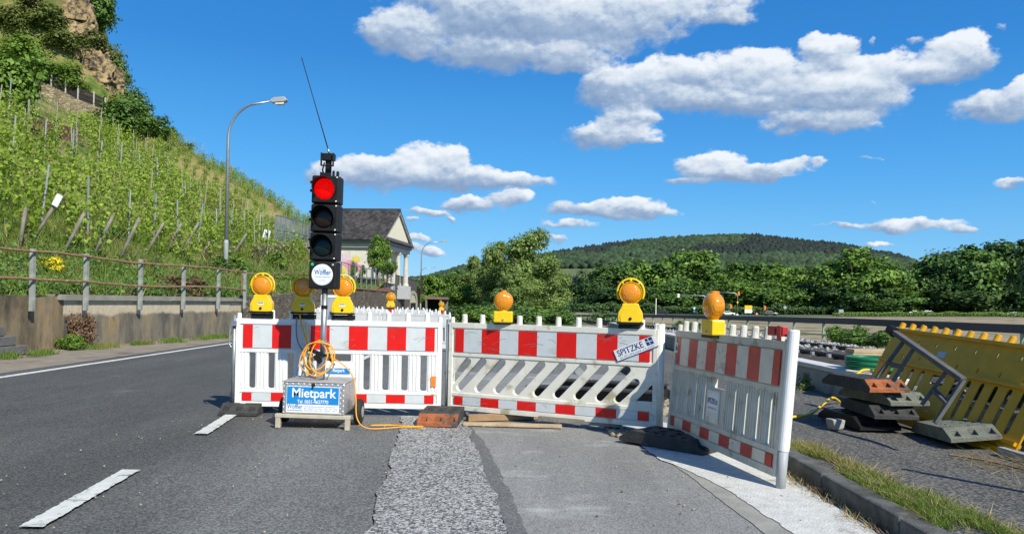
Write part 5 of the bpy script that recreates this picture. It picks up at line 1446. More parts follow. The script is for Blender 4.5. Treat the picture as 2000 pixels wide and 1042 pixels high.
# ------------------------------------------------------------------ site fences farther down the lane
M['white_far'] = mat('white_site_plastic', (.76, .77, .75), .45, .05, 6)
def fence_row(pts, names):
    k = 0
    for (a, b_), lab in zip(zip(pts, pts[1:]), names):
        t_ = barrier('site_barrier', lab, (a[0], a[1], 0), (b_[0], b_[1], 0), 'upright', (M['white_far'], M['sheet_white'], M['sheet_white']), group='white site barriers farther down the lane', sheets=False)
        t_.scale.z = .90
        mb = MB(); mb.box(.075, 2.02, -.034, -.0225, ZB + .60, ZB + PH - .065); mb.obj('reflective_sheet', M['white_far'], t_)
for pts_, labs_ in (
        ([(-4.95, 19.3), (-3.2, 18.8), (-1.45, 18.2)], ['white site barrier behind the bright lamp beside the mast', 'white site barrier behind the right end of the slatted barrier']),
        ([(-5.7, 22.5), (-3.85, 22.1), (-2.0, 21.6)], ['second row white site barrier behind the mast, farther down the lane', 'white site barrier below the small warning lamp on the striped beacon']),
        ([(-6.6, 26.4), (-4.7, 26.0), (-2.8, 25.5)], ['far white site barrier nearest the stone wall', 'farthest white site barrier of the group, toward the stone arch'])):
    fence_row(pts_, labs_)
def beacon(label, lamp_label, x, y, zt):
    t_ = thing('beacon', label, 'beacon', (x, y, 0))
    MB().box(-.13, .13, -.02, .02, .1, zt).obj('board', M['white_far'], t_, bevel=.004)
    mb = MB(); mb.add([(-.10, -.0225, zt - .02), (.11, -.0225, zt - .02), (.11, -.0225, zt - .22)], [(0, 1, 2)]); mb.add([(-.11, -.0225, zt - .3), (.11, -.0225, zt - .52), (.11, -.0225, zt - .75), (-.11, -.0225, zt - .53)], [(0, 1, 2, 3)]); mb.obj('red_stripe', M['sheet_red'], t_)
    MB().box(-.2, .2, -.35, .35, 0, .1).obj('foot', M['dark_rubber'], t_, bevel=.01)
    lamp_flat(lamp_label, (x, y, zt + .02), 0, 'amber warning lamps on far beacons')
p = P(763, 601, 20.5)
beacon('red and white striped beacon among the white site barriers right of the traffic light', 'small warning lamp on the striped beacon in front of the stone wall', p.x, p.y, p.z)
p = P(862, 607, 34)
beacon('small far striped beacon behind the joint of the two front barriers', 'tiny warning lamp on the far beacon before the distant trees', p.x, p.y, p.z)
# small framed site board
p = P(646, 612, 17)
sbd = thing('site_board', 'white framed board standing behind the traffic light mast', 'board', (p.x, p.y, 0))
mb = MB(); mb.box(-.22, -.16, -.02, .02, 0, 1.28); mb.box(.10, .16, -.02, .02, 0, 1.28); mb.box(-.16, .10, -.02, .02, 1.22, 1.28); mb.obj('frame', M['white_far'], sbd)
MB().box(-.16, .10, -.01, .01, .3, 1.22).obj('panel', M['steel_grey'], sbd)

# ================================================================== PLANTS
LF = {
    'vine': leafmat('vine_leaf', (.27, .37, .05), (.14, .24, .035), .4, .35, 1.5),
    'grass': leafmat('grass_blade', (.14, .22, .035), (.24, .235, .07), .4, .25, .6, .52),
    'straw': leafmat('dry_grass', (.36, .29, .14), (.28, .19, .10), .35, .15, .8),
    'bright': leafmat('bright_foliage', (.140, .24, .036), (.095, .175, .028), .4, .14, .25),
    'mid': leafmat('mid_foliage', (.10, .185, .036), (.072, .142, .029), .4, .12, .2),
    'dark': leafmat('dark_foliage', (.060, .115, .029), (.044, .088, .023), .4, .1, .2),
    'willow': leafmat('grey_green_foliage', (.235, .325, .095), (.17, .255, .07), .4, .28, .3),
    'brush': leafmat('olive_scrub', (.14, .175, .045), (.19, .16, .07), .4, .2, .5),
    'flower': mat('yellow_blossom', (.80, .66, .02), .6, .1, 5, island=.2),
    'brown': leafmat('brown_twigs', (.17, .105, .06), (.10, .07, .04), .4, .1, .6),
}
def crown_arrays(seed, lobes, clumps, per, leaf, spread=.13, elong=(1, 1, 1), gap=.25):
    rng = np.random.default_rng(seed)
    cs, ns = [], []
    for (c, r_) in lobes:
        c = np.array(c)
        for _ in range(clumps):
            v = rng.normal(0, 1, 3); v /= np.linalg.norm(v)
            if rng.random() < gap: continue
            rad = r_ * rng.uniform(.72, 1.08) if rng.random() < .82 else r_ * rng.uniform(.2, .7)
            cc = c + v * rad
            k = int(per * rng.uniform(.5, 1.5))
            p = cc + rng.normal(0, spread * r_ / .5, (k, 3)) * np.array([1, 1, .75])
            cs.append(p); out = p - c; ns.append(out / (np.linalg.norm(out, axis=1)[:, None] + 1e-6) + np.array([0, 0, .5]))
    C_ = np.concatenate(cs); N_ = np.concatenate(ns)
    Q = leaves(C_, N_, leaf, rng)
    return Q * np.array(elong)
def lobes_round(seed, n=9, flat=.9):
    rnd = random.Random(seed); L_ = [((0, 0, .5), .42)]
    for k in range(n):
        a = 2 * math.pi * k / n + rnd.uniform(-.4, .4); z = rnd.choice((.22, .36, .52, .68, .8))
        rr = .34 * math.sin(math.pi * min(.92, max(.25, z))) + rnd.uniform(-.03, .08)
        L_.append(((rr * math.cos(a), rr * math.sin(a), z), rnd.uniform(.17, .27)))
    L_.append(((rnd.uniform(-.1, .1), 0, .86), .16))
    return L_
CROWN = {}       # unit-height crowns sitting on z = 0
for i in range(5):
    A_ = crown_arrays(20 + i, lobes_round(20 + i), 46, 17, .062, .11)
    for m_ in ('bright', 'mid', 'dark'): CROWN[(m_, i)] = quads('crown', A_, LF[m_])
def lobes_airy(seed):
    rn = random.Random(seed); L_ = [((0, 0, .34), .27), ((.12, 0, .2), .2), ((-.14, .05, .2), .2)]
    for k in range(11):
        a = 2 * math.pi * k / 11 * 1.9 + rn.uniform(-.3, .3); z = .30 + .058 * k
        rr = .36 * (1 - .55 * (z - .3) / .64) + rn.uniform(-.08, .06)
        L_.append(((rr * math.cos(a), rr * math.sin(a), z), rn.uniform(.09, .155)))
    return L_
for i in range(3):
    A_ = crown_arrays(40 + i, lobes_airy(40 + i), 62, 24, .036, .13, gap=.22)
    CROWN[('willow', i)] = quads('crown', A_, LF['willow'])
def trunk_mesh(seed, h=.6, r=.028):
    rnd = random.Random(seed); mb = MB()
    mb.tube([(0, 0, -.06), (.01, 0, .12), (rnd.uniform(-.03, .03), 0, .35), (rnd.uniform(-.04, .04), .02, h)], [r * 1.25, r, r * .75, r * .3], 8)
    for k in range(7):
        a = rnd.uniform(0, 6.28); z0 = rnd.uniform(.16, .5); L_ = rnd.uniform(.2, .36)
        mb.tube([(0, 0, z0), (L_ * .5 * math.cos(a), L_ * .5 * math.sin(a), z0 + L_ * .45), (L_ * math.cos(a), L_ * math.sin(a), z0 + L_ * .95)], [r * .5, r * .32, r * .1], 6)
    return mb.mesh('trunk', M['trunk'], smooth=True)
TR = [trunk_mesh(i) for i in range(4)]
rnd = random.Random(77)
def tree(label, px, pt, d, wpx, m_, group='trees beyond the far road', name='broadleaf_tree', base=None, var=None, lift=.06):
    X, _ = ray(px, 600)
    x = X * d
    z0 = gz(x, d) if base is None else base
    zt = P(px, pt, d).z
    h = zt - z0; wd = wpx * d / F
    t_ = thing(name, label, 'tree', (x, d, z0), (0, 0, rnd.uniform(0, 6.28)), group)
    i = rnd.randrange(3 if m_ == 'willow' else 5) if var is None else var
    s_ = wd / .95
    mobj('trunk', TR[rnd.randrange(4)], t_, scale=(h, h, h))
    mobj('crown', CROWN[(m_, i)], t_, loc=(0, 0, h * lift), scale=(s_, s_, h / .99 * (1 - lift)))
    return t_
# group by the river, left of the middle
lt = [
    (850, 540, 145, 74, 'bright', 'bright green tree just right of the far street lamps'), (886, 528, 150, 66, 'mid', 'mid green tree between the far lamps and the big willow'),
    (826, 552, 150, 50, 'mid', 'small green tree directly behind the curved street lamp by the columned house'), (906, 556, 118, 64, 'bright', 'low bright tree at the left foot of the big willow'),
    (934, 500, 122, 84, 'willow', 'grey-green tree forming the left shoulder of the big willow clump'), (968, 472, 112, 96, 'willow', 'tall airy tree at the left of the willow clump top'),
    (1028, 452, 106, 128, 'willow', 'tallest grey-green willow in the middle of the clump'), (1072, 508, 97, 106, 'willow', 'broad drooping willow at the right end of the clump'),
    (1006, 530, 92, 96, 'willow', 'front willow hanging down behind the round ribbed lamp'), (868, 576, 125, 56, 'dark', 'dark low tree behind the tiny far beacon lamp'),
]
for a in lt: tree(a[5], *a[:5], group='trees by the river')
place_words = ['behind the company sticker lamp', 'above the gap between the two front lamps', 'behind the left mast arm signal', 'behind the right mast arm signal', 'above the far direction signs', 'above the far cars']
row = [(1142, 548, 285, 60, 'dark'), (1168, 528, 288, 70, 'dark'), (1205, 522, 290, 78, 'mid'), (1250, 513, 292, 88, 'bright'), (1292, 520, 290, 84, 'mid'), (1346, 501, 295, 100, 'bright'), (1395, 515, 288, 84, 'mid'),
       (1440, 512, 292, 86, 'mid'), (1484, 511, 290, 84, 'mid'), (1530, 516, 288, 90, 'bright'), (1582, 520, 286, 86, 'mid'), (1622, 530, 284, 76, 'mid'),
       (1190, 562, 272, 70, 'dark'), (1240, 566, 272, 76, 'dark'), (1290, 562, 272, 80, 'mid'), (1335, 556, 272, 84, 'mid'), (1385, 548, 274, 84, 'mid'), (1432, 550, 274, 84, 'bright'), (1480, 552, 274, 84, 'mid'), (1528, 556, 272, 86, 'bright'), (1578, 556, 272, 84, 'mid'), (1612, 566, 270, 70, 'bright'),
       (1662, 486, 262, 112, 'bright'), (1706, 503, 264, 96, 'mid'), (1742, 522, 260, 84, 'mid'), (1776, 540, 262, 70, 'bright'), (1690, 552, 256, 90, 'dark'), (1640, 560, 258, 70, 'dark'), (1735, 560, 252, 90, 'mid'),
       (1846, 494, 262, 90, 'dark'), (1888, 484, 258, 112, 'mid'), (1938, 490, 262, 104, 'mid'), (1986, 482, 258, 116, 'dark'), (2046, 474, 262, 120, 'dark'), (1832, 548, 256, 84, 'dark'), (1880, 552, 252, 100, 'dark'), (1930, 548, 252, 104, 'dark'), (1982, 546, 252, 110, 'dark'), (2040, 540, 252, 110, 'dark')]
shade_w = {'bright': 'bright green', 'mid': 'mid green', 'dark': 'dark green'}
zones = [(1142, 'beside the willows at the left end of the row'), (1205, 'left of the large lamp with the sticker below'), (1250, 'straight above the large arched lamp'), (1300, 'just right of the large arched lamp'), (1346, 'behind the left traffic signal arm'), (1395, 'above the edge-on lamp'),
         (1440, 'behind the right traffic signal arm'), (1484, 'above the yellow direction sign'), (1530, 'above the police-like dark car'), (1582, 'left of the big bright tree'), (1640, 'beside the big bright tree'), (1662, 'forming the big rounded crown'), (1735, 'over the left end of the yellow barrier'), (1776, 'at the gap where the ridge dips'), (1840, 'right of the gap where the ridge dips'), (1886, 'above the silver estate car'), (1938, 'over the middle of the yellow barrier'), (1985, 'above the right end of the yellow barrier'), (2050, 'at the very right edge of the woods')]
used_ = set()
for (px, pt, d, wp, m_) in row:
    zw = min(zones, key=lambda q: abs(q[0] - px))[1].replace('police-like dark', 'dark')
    size = 'tall' if pt < 535 else 'low front'
    lab_ = f'{size} {shade_w[m_]} tree {zw}'
    if lab_ in used_: lab_ += ', the one farther right'
    used_.add(lab_)
    tree(lab_, px + rnd.uniform(-6, 6), pt + rnd.uniform(-7, 5), d, wp * rnd.uniform(1.1, 1.45), m_, lift=0)
# tree whose branches reach into the frame at the right
ug = thing('undergrowth', 'dark green undergrowth along the foot of the woods beyond the far road', 'undergrowth', (80, 256, 0))
ug['kind'] = 'stuff'
rng = np.random.default_rng(52); n = 26000
hx = rng.uniform(-100, 110, n); top = np.array([2.6 + 1.6 * mnoise.noise((a * .16, 0, 4)) for a in hx])
C_ = np.stack([hx, rng.normal(0, 1.4, n), rng.beta(1.6, 1.3, n) * top + np.array([gz(80 + a, 256) for a in hx])], 1)
mobj('foliage', quads('foliage', leaves(C_, np.tile(np.array([[.2, -.5, .7]]), (n, 1)), .75, rng), LF['dark']), ug)
tree('near tree at the right edge whose branch tips reach into the sky', 2125, 330, 62, 210, 'dark', group=None, base=-1.5, var=2)
# small trees in front of the graffiti wall
def small_tree(label, p, h, wd, m_, name='young_tree'):
    t_ = thing(name, label, 'tree', p, (0, 0, rnd.uniform(0, 6.28)))
    mobj('trunk', TR[rnd.randrange(4)], t_, scale=(h * .9, h * .9, h)); mobj('crown', CROWN[(m_, rnd.randrange(5))], t_, loc=(0, 0, h * .3), scale=(wd, wd, h * .72))
    return t_
small_tree('young leafy tree in front of the columned porch', P(738, 556, 55), 3.5, 1.7, 'bright')
small_tree('leafy sapling right of the young tree by the porch columns', P(756, 556, 57), 2.5, 1.3, 'mid')
small_tree('little pruned tree before the pink graffiti', P(690, 553, 55), 1.5, .5, 'mid')
small_tree('pruned tree between the graffiti and the young leafy tree', P(707, 554, 55), 1.3, .45, 'mid')
# shrubs
SHRUB = {}
for m_ in ('bright', 'mid', 'dark', 'brush', 'brown', 'flower'):
    for i in range(3):
        rnd2 = random.Random(60 + i)
        lb_ = [((rnd2.uniform(-.3, .3), rnd2.uniform(-.3, .3), rnd2.uniform(.12, .6)), rnd2.uniform(.2, .36)) for _ in range(8)]
        SHRUB[(m_, i)] = quads('foliage', crown_arrays(60 + i, lb_, 40, 16, .075, .11), LF[m_])
def shrub(label, p, wd, h, m_, name='shrub', cat='shrub', group=None):
    t_ = thing(name, label, cat, (p[0], p[1], p[2] - .1), (0, 0, rnd.uniform(0, 6.28)), group)
    mobj('foliage', SHRUB[(m_, rnd.randrange(3))], t_, scale=(wd, wd, h))
    return t_
for (px, py, wp, hp, m_, lab) in [
    (22, 205, 110, 120, 'bright', 'big bright bush at the left edge below the dark board fence'), (178, 60, 70, 80, 'mid', 'dark green bush on the skyline at the top of the crag'), (165, 30, 80, 60, 'mid', 'bush at the very top of the crag skyline'),
    (232, 250, 95, 60, 'mid', 'broad green bush at the lower end of the dark board fence'), (285, 262, 70, 40, 'mid', 'low bush on the skyline right of the board fence'), (262, 215, 60, 45, 'mid', 'bush on the skyline above the lower end of the board fence'), (322, 268, 40, 22, 'brush', 'small scrubby bush on the vineyard skyline'), (365, 292, 26, 16, 'dark', 'tiny dark bush alone on the vineyard skyline'),
    (232, 170, 46, 52, 'mid', 'green bush right of the rock face'), (218, 150, 46, 60, 'brush', 'olive bush clinging to the right of the rock face'), (172, 108, 80, 50, 'brush', 'olive scrub on the ledge above the tan rock face'), (120, 98, 70, 40, 'brush', 'olive scrub left of the tan rock face'),
    (80, 60, 70, 50, 'brush', 'olive bush below the upper rock'), (45, 120, 80, 50, 'bright', 'bright grassy bush left of the rock face'), (100, 150, 80, 30, 'bright', 'bright low bush just above the dark board fence'), (20, 60, 60, 50, 'brush', 'olive bush at the top left corner'), (60, 25, 60, 40, 'brush', 'brownish bush beside the upper rock'), (145, 175, 50, 26, 'bright', 'bright bush at the foot of the tan rock face')]:
    p = hill_hit(px, py)
    if p is None: continue
    k = p.y / F
    shrub(lab, p, wp * k / .9, hp * k / .85, m_, group='bushes on the crag')
for (px, py, wp, hp, m_, lab, nm) in [
    (95, 528, 50, 34, 'flower', 'clump of yellow blossom behind the rusty railing', 'flowering_plant'), (352, 574, 90, 46, 'brown', 'brown twiggy bush on the wall top behind the railing', 'shrub'), (300, 578, 60, 26, 'mid', 'small grey-green plant on the wall top left of the brown bush', 'shrub'),
    (455, 530, 60, 40, 'bright', 'bright green bush at the foot of the tall street lamp', 'shrub'), (420, 525, 50, 30, 'mid', 'green bush left of the tall street lamp foot', 'shrub'), (210, 470, 50, 36, 'mid', 'bluish green plant between leaning vineyard posts', 'shrub'), (525, 520, 60, 36, 'bright', 'bright bush below the dry stone terrace wall', 'shrub'), (560, 560, 50, 30, 'bright', 'green bush just left of the traffic light behind the lamps', 'shrub'), (375, 572, 20, 12, 'flower', 'small yellow flowers at the right end of the concrete coping', 'flowering_plant')]:
    p = hill_hit(px, py)
    if p is None: continue
    k = p.y / F
    shrub(lab, p, wp * k / .9, hp * k / .85, m_, name=nm, cat='plant')
for (px, py, d, wd, h, m_, lab) in [(1590, 775, 10.6, .35, .55, 'bright', 'weed with bright leaves growing at the low concrete wall'), (1572, 790, 10.2, .3, .5, 'brush', 'thin dry weed at the foot of the low concrete wall'), (1652, 664, 20.0, .9, .6, 'bright', 'bright bush in front of the railing beyond the track'), (1700, 668, 18.6, 1.2, .5, 'mid', 'dark leafed bush by the railing near the timber boards'), (1738, 670, 18, .7, .5, 'mid', 'green bush by the railing left of the yellow barrier'),
                                     (1345, 645, 38, 1.4, .7, 'mid', 'green bush behind the kerb barrier on the far side of the track'), (1180, 634, 58, 3.2, 1.3, 'mid', 'green bushes beyond the track left of the arched lamp')]:
    p = P(px, py, d); shrub(lab, p, wd, h, m_, name='weed' if wd < .5 else 'shrub', cat='plant')
for k_, (px, py, d, wd, h, m_) in enumerate([(912, 632, 46, 2.6, 1.5, 'mid'), (945, 634, 44, 2.4, 1.3, 'bright'), (985, 636, 47, 2.8, 1.5, 'willow'), (1025, 636, 45, 2.6, 1.3, 'mid'), (1062, 637, 48, 2.6, 1.4, 'bright'), (1098, 637, 46, 2.4, 1.2, 'mid')]):
    p = P(px, py, d); p.z = 0
    lab = ['dark roadside bush just right of the joint between the front barriers', 'bright roadside bush left of the round ribbed lamp', 'grey-green roadside bush behind the round ribbed lamp', 'green roadside bush right of the round ribbed lamp', 'bright roadside bush under the drooping willow', 'green roadside bush at the right foot of the willows'][k_]
    shrub(lab, p, wd, h, 'mid' if m_ == 'willow' else m_, cat='plant')
p = Vector((edge(16.9) + .2, 16.9, .1)); shrub('climbing weed with dry stems on the brown stained wall', p, .55, .95, 'brown', 'weed', 'plant')
p = Vector((edge(16.4) + .35, 16.4, .1)); shrub('low leafy weed at the foot of the brown stained wall', p, .6, .4, 'bright', 'weed', 'plant')

# grass
def blades(C_, length, width, rng, lean=.45):
    n = len(C_)
    a = rng.uniform(0, 6.283, n); s_ = np.stack([np.cos(a), np.sin(a), np.zeros(n)], 1)
    L_ = (length * rng.uniform(.5, 1.4, n))[:, None]; w_ = (width * rng.uniform(.7, 1.3, n))[:, None]
    tip = C_ + np.stack([rng.normal(0, lean, n), rng.normal(0, lean, n), np.ones(n)], 1) * L_
    return np.stack([C_ - s_ * w_, C_ + s_ * w_, tip + s_ * w_ * .25, tip - s_ * w_ * .25], 1)
def slope_points(n, rng, t0, t1, y0, y1, pow_=1.0, thr=None):
    y = y0 + (y1 - y0) * rng.random(n) ** pow_; t_ = t0 + (t1 - t0) * rng.random(n)
    pts = []
    for a, b_ in zip(t_, y):
        if thr is not None and mnoise.noise((a * .25, b_ * .25, thr)) < -.05: continue
        x = edge(b_) - .12 - a
        pts.append((x, b_, hz_(a, b_) - .03))
    return np.array(pts)
rng = np.random.default_rng(21)
def clumped(P0, k, sp, rng):
    q = np.repeat(P0, k, 0); q[:, :2] += rng.normal(0, sp, (len(q), 2)); return q
near_ = clumped(slope_points(2600, rng, .15, 5.5, 12, 46, 1.3), 14, .12, rng)
farp = clumped(slope_points(4200, rng, 2, 40, 14, 92, .9, 4.0), 10, .2, rng)
tag(mobj('slope_grass', quads('slope_grass', np.concatenate([blades(near_, .32, .012, rng), blades(farp, .42, .022, rng)]), LF['grass'])), 'green grass and weeds covering the vineyard slope', 'grass', kind='stuff')
near_ = clumped(slope_points(900, rng, .1, 4.5, 18, 60, .9, 9.0), 14, .14, rng)
farp = clumped(slope_points(2200, rng, 2, 40, 20, 92, .7, 7.0), 9, .22, rng)
tag(mobj('dry_slope_grass', quads('dry_slope_grass', np.concatenate([blades(near_, .36, .010, rng), blades(farp, .40, .02, rng)]), LF['straw'])), 'dry straw coloured grass in patches on the vineyard slope', 'grass', kind='stuff')
lc = slope_points(3800, rng, .1, 2.4, 13, 60, 1.2); lc[:, 2] += rng.uniform(.02, .32, len(lc))
lc = clumped(lc, 7, .1, rng); lc[:, 2] += rng.normal(0, .06, len(lc))
tag(mobj('bank_weeds', quads('bank_weeds', leaves(lc, np.tile(np.array([[.4, -.4, .6]]), (len(lc), 1)), .085, rng), LF['mid'])), 'leafy weeds on the bank behind the rusty railing', 'weeds', kind='stuff')
# grass at the foot of the wall and along the kerb
pts = []
for _ in range(240):
    y = 12.5 + 13 * rng.random()
    if mnoise.noise((y * .8, 3, 3)) < -.02: continue
    pts.append((edge(y) + .5 + abs(rng.normal(0, .16)) + (.25 if y < 15.5 else 0), y, 0))
tag(mobj('wall_foot_grass', quads('wall_foot_grass', blades(clumped(np.array(pts), 30, .07, rng), .10, .006, rng), LF['grass'])), 'tufts of grass along the foot of the retaining wall', 'grass', kind='stuff')
pts = []
while len(pts) < 1900:
    y = 2.5 + 3.6 * rng.random(); x = 2.19 + rng.random() ** 1.3 * (.24 + .07 * math.sin(y * 2))
    if mnoise.noise((x * 3, y * 1.5, 2)) < -.12: continue
    pts.append((x, y, .115))
K_ = np.array(pts)
tag(mobj('verge_grass', quads('verge_grass', blades(clumped(K_, 7, .025, rng), .036, .0026, rng, .8), LF['grass'])), 'short green grass growing behind the kerb', 'grass', kind='stuff')
k2 = K_[rng.random(len(K_)) < .3] + np.array([.03, 0, 0])
tag(mobj('verge_straw', quads('verge_straw', blades(clumped(k2, 3, .04, rng), .05, .0026, rng, 1.6), LF['straw'])), 'dry straw mixed into the grass behind the kerb', 'grass', kind='stuff')
pts = np.stack([rng.uniform(1.93, 2.03, 220), rng.uniform(2.8, 6.6, 220), np.full(220, .01)], 1)
tag(mobj('gutter_weeds', quads('gutter_weeds', blades(clumped(pts, 7, .03, rng), .04, .0026, rng, .9), LF['straw'])), 'dry weeds in the joint at the foot of the kerb', 'weeds', kind='stuff')
pts = np.stack([rng.uniform(3.2, 4.0, 60), rng.uniform(4.6, 5.7, 60), np.full(60, .125)], 1)
tag(mobj('loose_straw', quads('loose_straw', blades(clumped(pts, 8, .06, rng), .06, .0022, rng, 2.5), LF['straw'])), 'loose straw on the pavement before the yellow barrier', 'straw', kind='stuff')

# ------------------------------------------------------------------ vineyard
VIN = []
for i in range(5):
    rg_ = np.random.default_rng(90 + i)
    k = 200
    h_ = rg_.beta(1.3, 1.5, k) * 1.25 + .2
    cl = rg_.integers(0, 9, k); cx_ = rg_.normal(0, .26, 9); cy_ = rg_.normal(0, .13, 9)
    C_ = np.stack([cx_[cl] + rg_.normal(0, .09, k), cy_[cl] + rg_.normal(0, .08, k), h_], 1)
    VIN.append(leaves(C_, np.tile(np.array([[.4, -.5, .5]]), (k, 1)), .10, rg_, .8))
def stem_q():
    q = []
    for a, b_, w_ in (((0, 0, -.1), (.03, .02, .7), .02), ((.03, .02, .7), (-.1, 0, 1.2), .012)):
        a, b_ = np.array(a), np.array(b_)
        for s_ in (np.array((1, 0, 0)), np.array((0, 1, 0))): q.append([a - s_ * w_, a + s_ * w_, b_ + s_ * w_ * .7, b_ - s_ * w_ * .7])
    return np.array(q)
STEM = stem_q()
VME = []
for v in VIN:
    me = quads('vine', np.concatenate([v, STEM]), LF['vine']); me.materials.append(M['trunk'])
    mi = np.zeros(len(v) + len(STEM), dtype=np.int32); mi[len(v):] = 1; me.polygons.foreach_set('material_index', mi); VME.append(me)
def seen(p, m=60):
    X, Z = p[0] / p[1], (p[2] - H) / p[1]
    u, v = X * cr + Z * sr, -X * sr + Z * cr
    px, py = CX + F * u, HY - F * v
    return -m < px < 640 and py > -m, px, py
rnd = random.Random(12)
spots, posts, stakes = [], [], []
y = 13.2
rowi = 0
while y < 92:
    t_ = 2.6
    while t_ < 42:
        yj = y + rnd.uniform(-.15, .15)
        if t_ > notch(yj) + (.6 if yj > 74 else 2) and yj < 91 + .12 * t_:
            x = edge(yj) - .12 - t_; p = (x, yj, hz_(t_, yj))
            ok, px, py = seen(p)
            # the crag, the board fence and bare patches carry no vines
            crag = py < 150 + (px - 60) * .62 + 95 and px < 215 and py < 262 or (px < 330 and py < 95 + (px - 200) * 1.2 + 40 and px > 180)
            if ok and not crag and mnoise.noise((t_ * .22, yj * .22, 7)) > -.24:
                spots.append((p, t_))
            k = round((t_ - 2.6) / 1.02)
            if ok and not crag and k % 5 == 1 and yj < 40: posts.append(p)
            elif ok and not crag and (yj > 30 or t_ > 10) and rnd.random() < .8: stakes.append(p)
        t_ += 1.02
    y += .7 if 75 < y < 82 else 1.95
spots.sort(key=lambda q: q[0][0] ** 2 + q[0][1] ** 2)
for p, t_ in spots[:300]:
    o = mobj('grapevine', VME[rnd.randrange(5)], None, p, (0, 0, rnd.uniform(-.3, .3) + (math.pi if rnd.random() < .5 else 0)), rnd.uniform(.8, 1.2))
    tag(o, 'leafy green grapevine trained in a row on the steep slope', 'grapevine', 'grapevines on the slope')
rest = spots[300:]
if rest:
    Vs = []
    for p, t_ in rest:
        v = VIN[rnd.randrange(5)] * rnd.uniform(.7, 1.1); a = rnd.uniform(0, 6.28); c_, s_ = math.cos(a), math.sin(a)
        q = v.copy(); q[..., 0] = v[..., 0] * c_ - v[..., 1] * s_; q[..., 1] = v[..., 0] * s_ + v[..., 1] * c_
        Vs.append(q + np.array(p))
    tag(mobj('far_grapevines', quads('far_grapevines', np.concatenate(Vs), LF['vine'])), 'far rows of green grapevines covering the upper slope', 'grapevines', kind='stuff')
pm_ = MB().box(-.022, .022, -.02, .02, -.3, 1.85).mesh('vineyard_post', M['vine_post'])
posts.sort(key=lambda q: q[1])
for p in posts[:110]:
    o = mobj('vineyard_post', pm_, None, p, (rnd.uniform(-.06, .06), rnd.uniform(-.06, .06) + .06, rnd.uniform(0, 3)))
    tag(o, 'grey galvanised vineyard post standing between the vines', 'post', 'metal posts in the vineyard')
sm_ = MB().tube([(0, 0, -.3), (0, 0, 1.8)], .019, 6).mesh('vine_stake', M['stake'])
rnd.shuffle(stakes)
stakes = sorted(stakes[:300], key=lambda q: q[1])
for p in stakes:
    o = mobj('vine_stake', sm_, None, p, (rnd.uniform(-.1, .1), rnd.uniform(-.1, .1), 0), rnd.uniform(.8, 1.1))
    tag(o, 'thin silvery wooden stake among the vines on the slope', 'stake', 'wooden vine stakes')
# leaning end posts behind the railing
lean = [(38, 485, 50, 405), (60, 477, 108, 398), (122, 500, 165, 415), (180, 506, 221, 420), (231, 513, 272, 425), (282, 502, 320, 434), (325, 494, 354, 436), (352, 500, 388, 434), (392, 506, 411, 468), (448, 508, 482, 455), (505, 505, 522, 468)]
words = ['thick leaning post with a dead vine at the left edge', 'leaning post that carries the white tilted board', 'leaning post next right of the tilted white board', 'second leaning post right of the tilted white board', 'third leaning post right of the tilted white board', 'leaning post midway between the tilted board and the street lamp',
         'leaning post with thin top two before the street lamp', 'leaning post nearest left of the street lamp tops', 'short leaning post just left of the street lamp foot', 'leaning post right of the tall street lamp', 'leaning post that carries the white board with a cross']
for (a, b_, c_, d_), wd in zip(lean, words):
    p = hill_hit(a, b_) or Vector((-11, 17, 2))
    q = P(c_, d_, p.y + .1)
    t_ = thing('vineyard_end_post', 'weathered ' + wd, 'post', p, group='leaning wooden end posts of the vine rows')
    MB().tube([(q - p) * -.12, (q - p) * .5, q - p], [.050, .046, .042], 8).obj('post', M['wood_weathered'], t_, smooth=True)
p1 = hill_hit(60, 477); q = P(112, 392, p1.y + .02)
bd = thing('white_board', 'blank white board tilted on top of a leaning vineyard post', 'sign', q)
MB().box(-.085, .085, -.02, 0, -.15, .17).obj('board', M['white_print'], bd, rot=(0, R(27), 0), bevel=.004)
p1 = hill_hit(505, 505); q = P(521, 457, p1.y + .0)
bd = thing('white_cross_board', 'white board with a black cross on the slope left of the traffic light', 'sign', q)
s_ = p1.y / F * 8
bo = MB().box(-s_ * .8, s_ * .8, -.03, 0, -s_, s_).obj('board', M['white_print'], bd, rot=(0, R(14), 0))
mb = MB(); mb.bar((-s_ * .42, -.034, -s_ * .5), (s_ * .42, -.034, s_ * .5), .008, s_ * .2); mb.bar((s_ * .42, -.038, -s_ * .5), (-s_ * .42, -.038, s_ * .5), .008, s_ * .2); mb.obj('cross', M['black_print'], bo)
# low reddish terrace walls between the vine rows
tmat = stone_material('reddish_dry_stone', (.11, .065, .045), (.30, .17, .11), 4)
for pts_, lab in ((((214, 288), (262, 296), (318, 305), (372, 312), (440, 322)), 'low reddish terrace wall crossing the upper vineyard'),
                  (((262, 345), (305, 350), (350, 358)), 'short reddish terrace wall in the middle of the vineyard'),
                  (((60, 258), (98, 266), (140, 276)), 'short reddish terrace wall below the crag bush'),
                  (((415, 392), (448, 398), (470, 404)), 'dark reddish stone step beside the tall street lamp')):
    hp = [hill_hit(*q) for q in pts_]
    if any(p is None for p in hp): continue
    o0 = hp[0].copy()
    t_ = thing('terrace_wall', lab, 'wall', o0)
    mb = MB(); up = Vector((0, 0, .75)); fw = Vector((.22, -.22, 0))
    for a, b_ in zip(hp, hp[1:]):
        a, b_ = a - o0, b_ - o0
        mb.add([a + fw - up * .4, b_ + fw - up * .4, b_ + fw + up * .8, a + fw + up * .8, b_ - fw + up * .85, a - fw + up * .85], [(0, 1, 2, 3), (3, 2, 4, 5)])
    mb.obj('wall_body', tmat, t_)
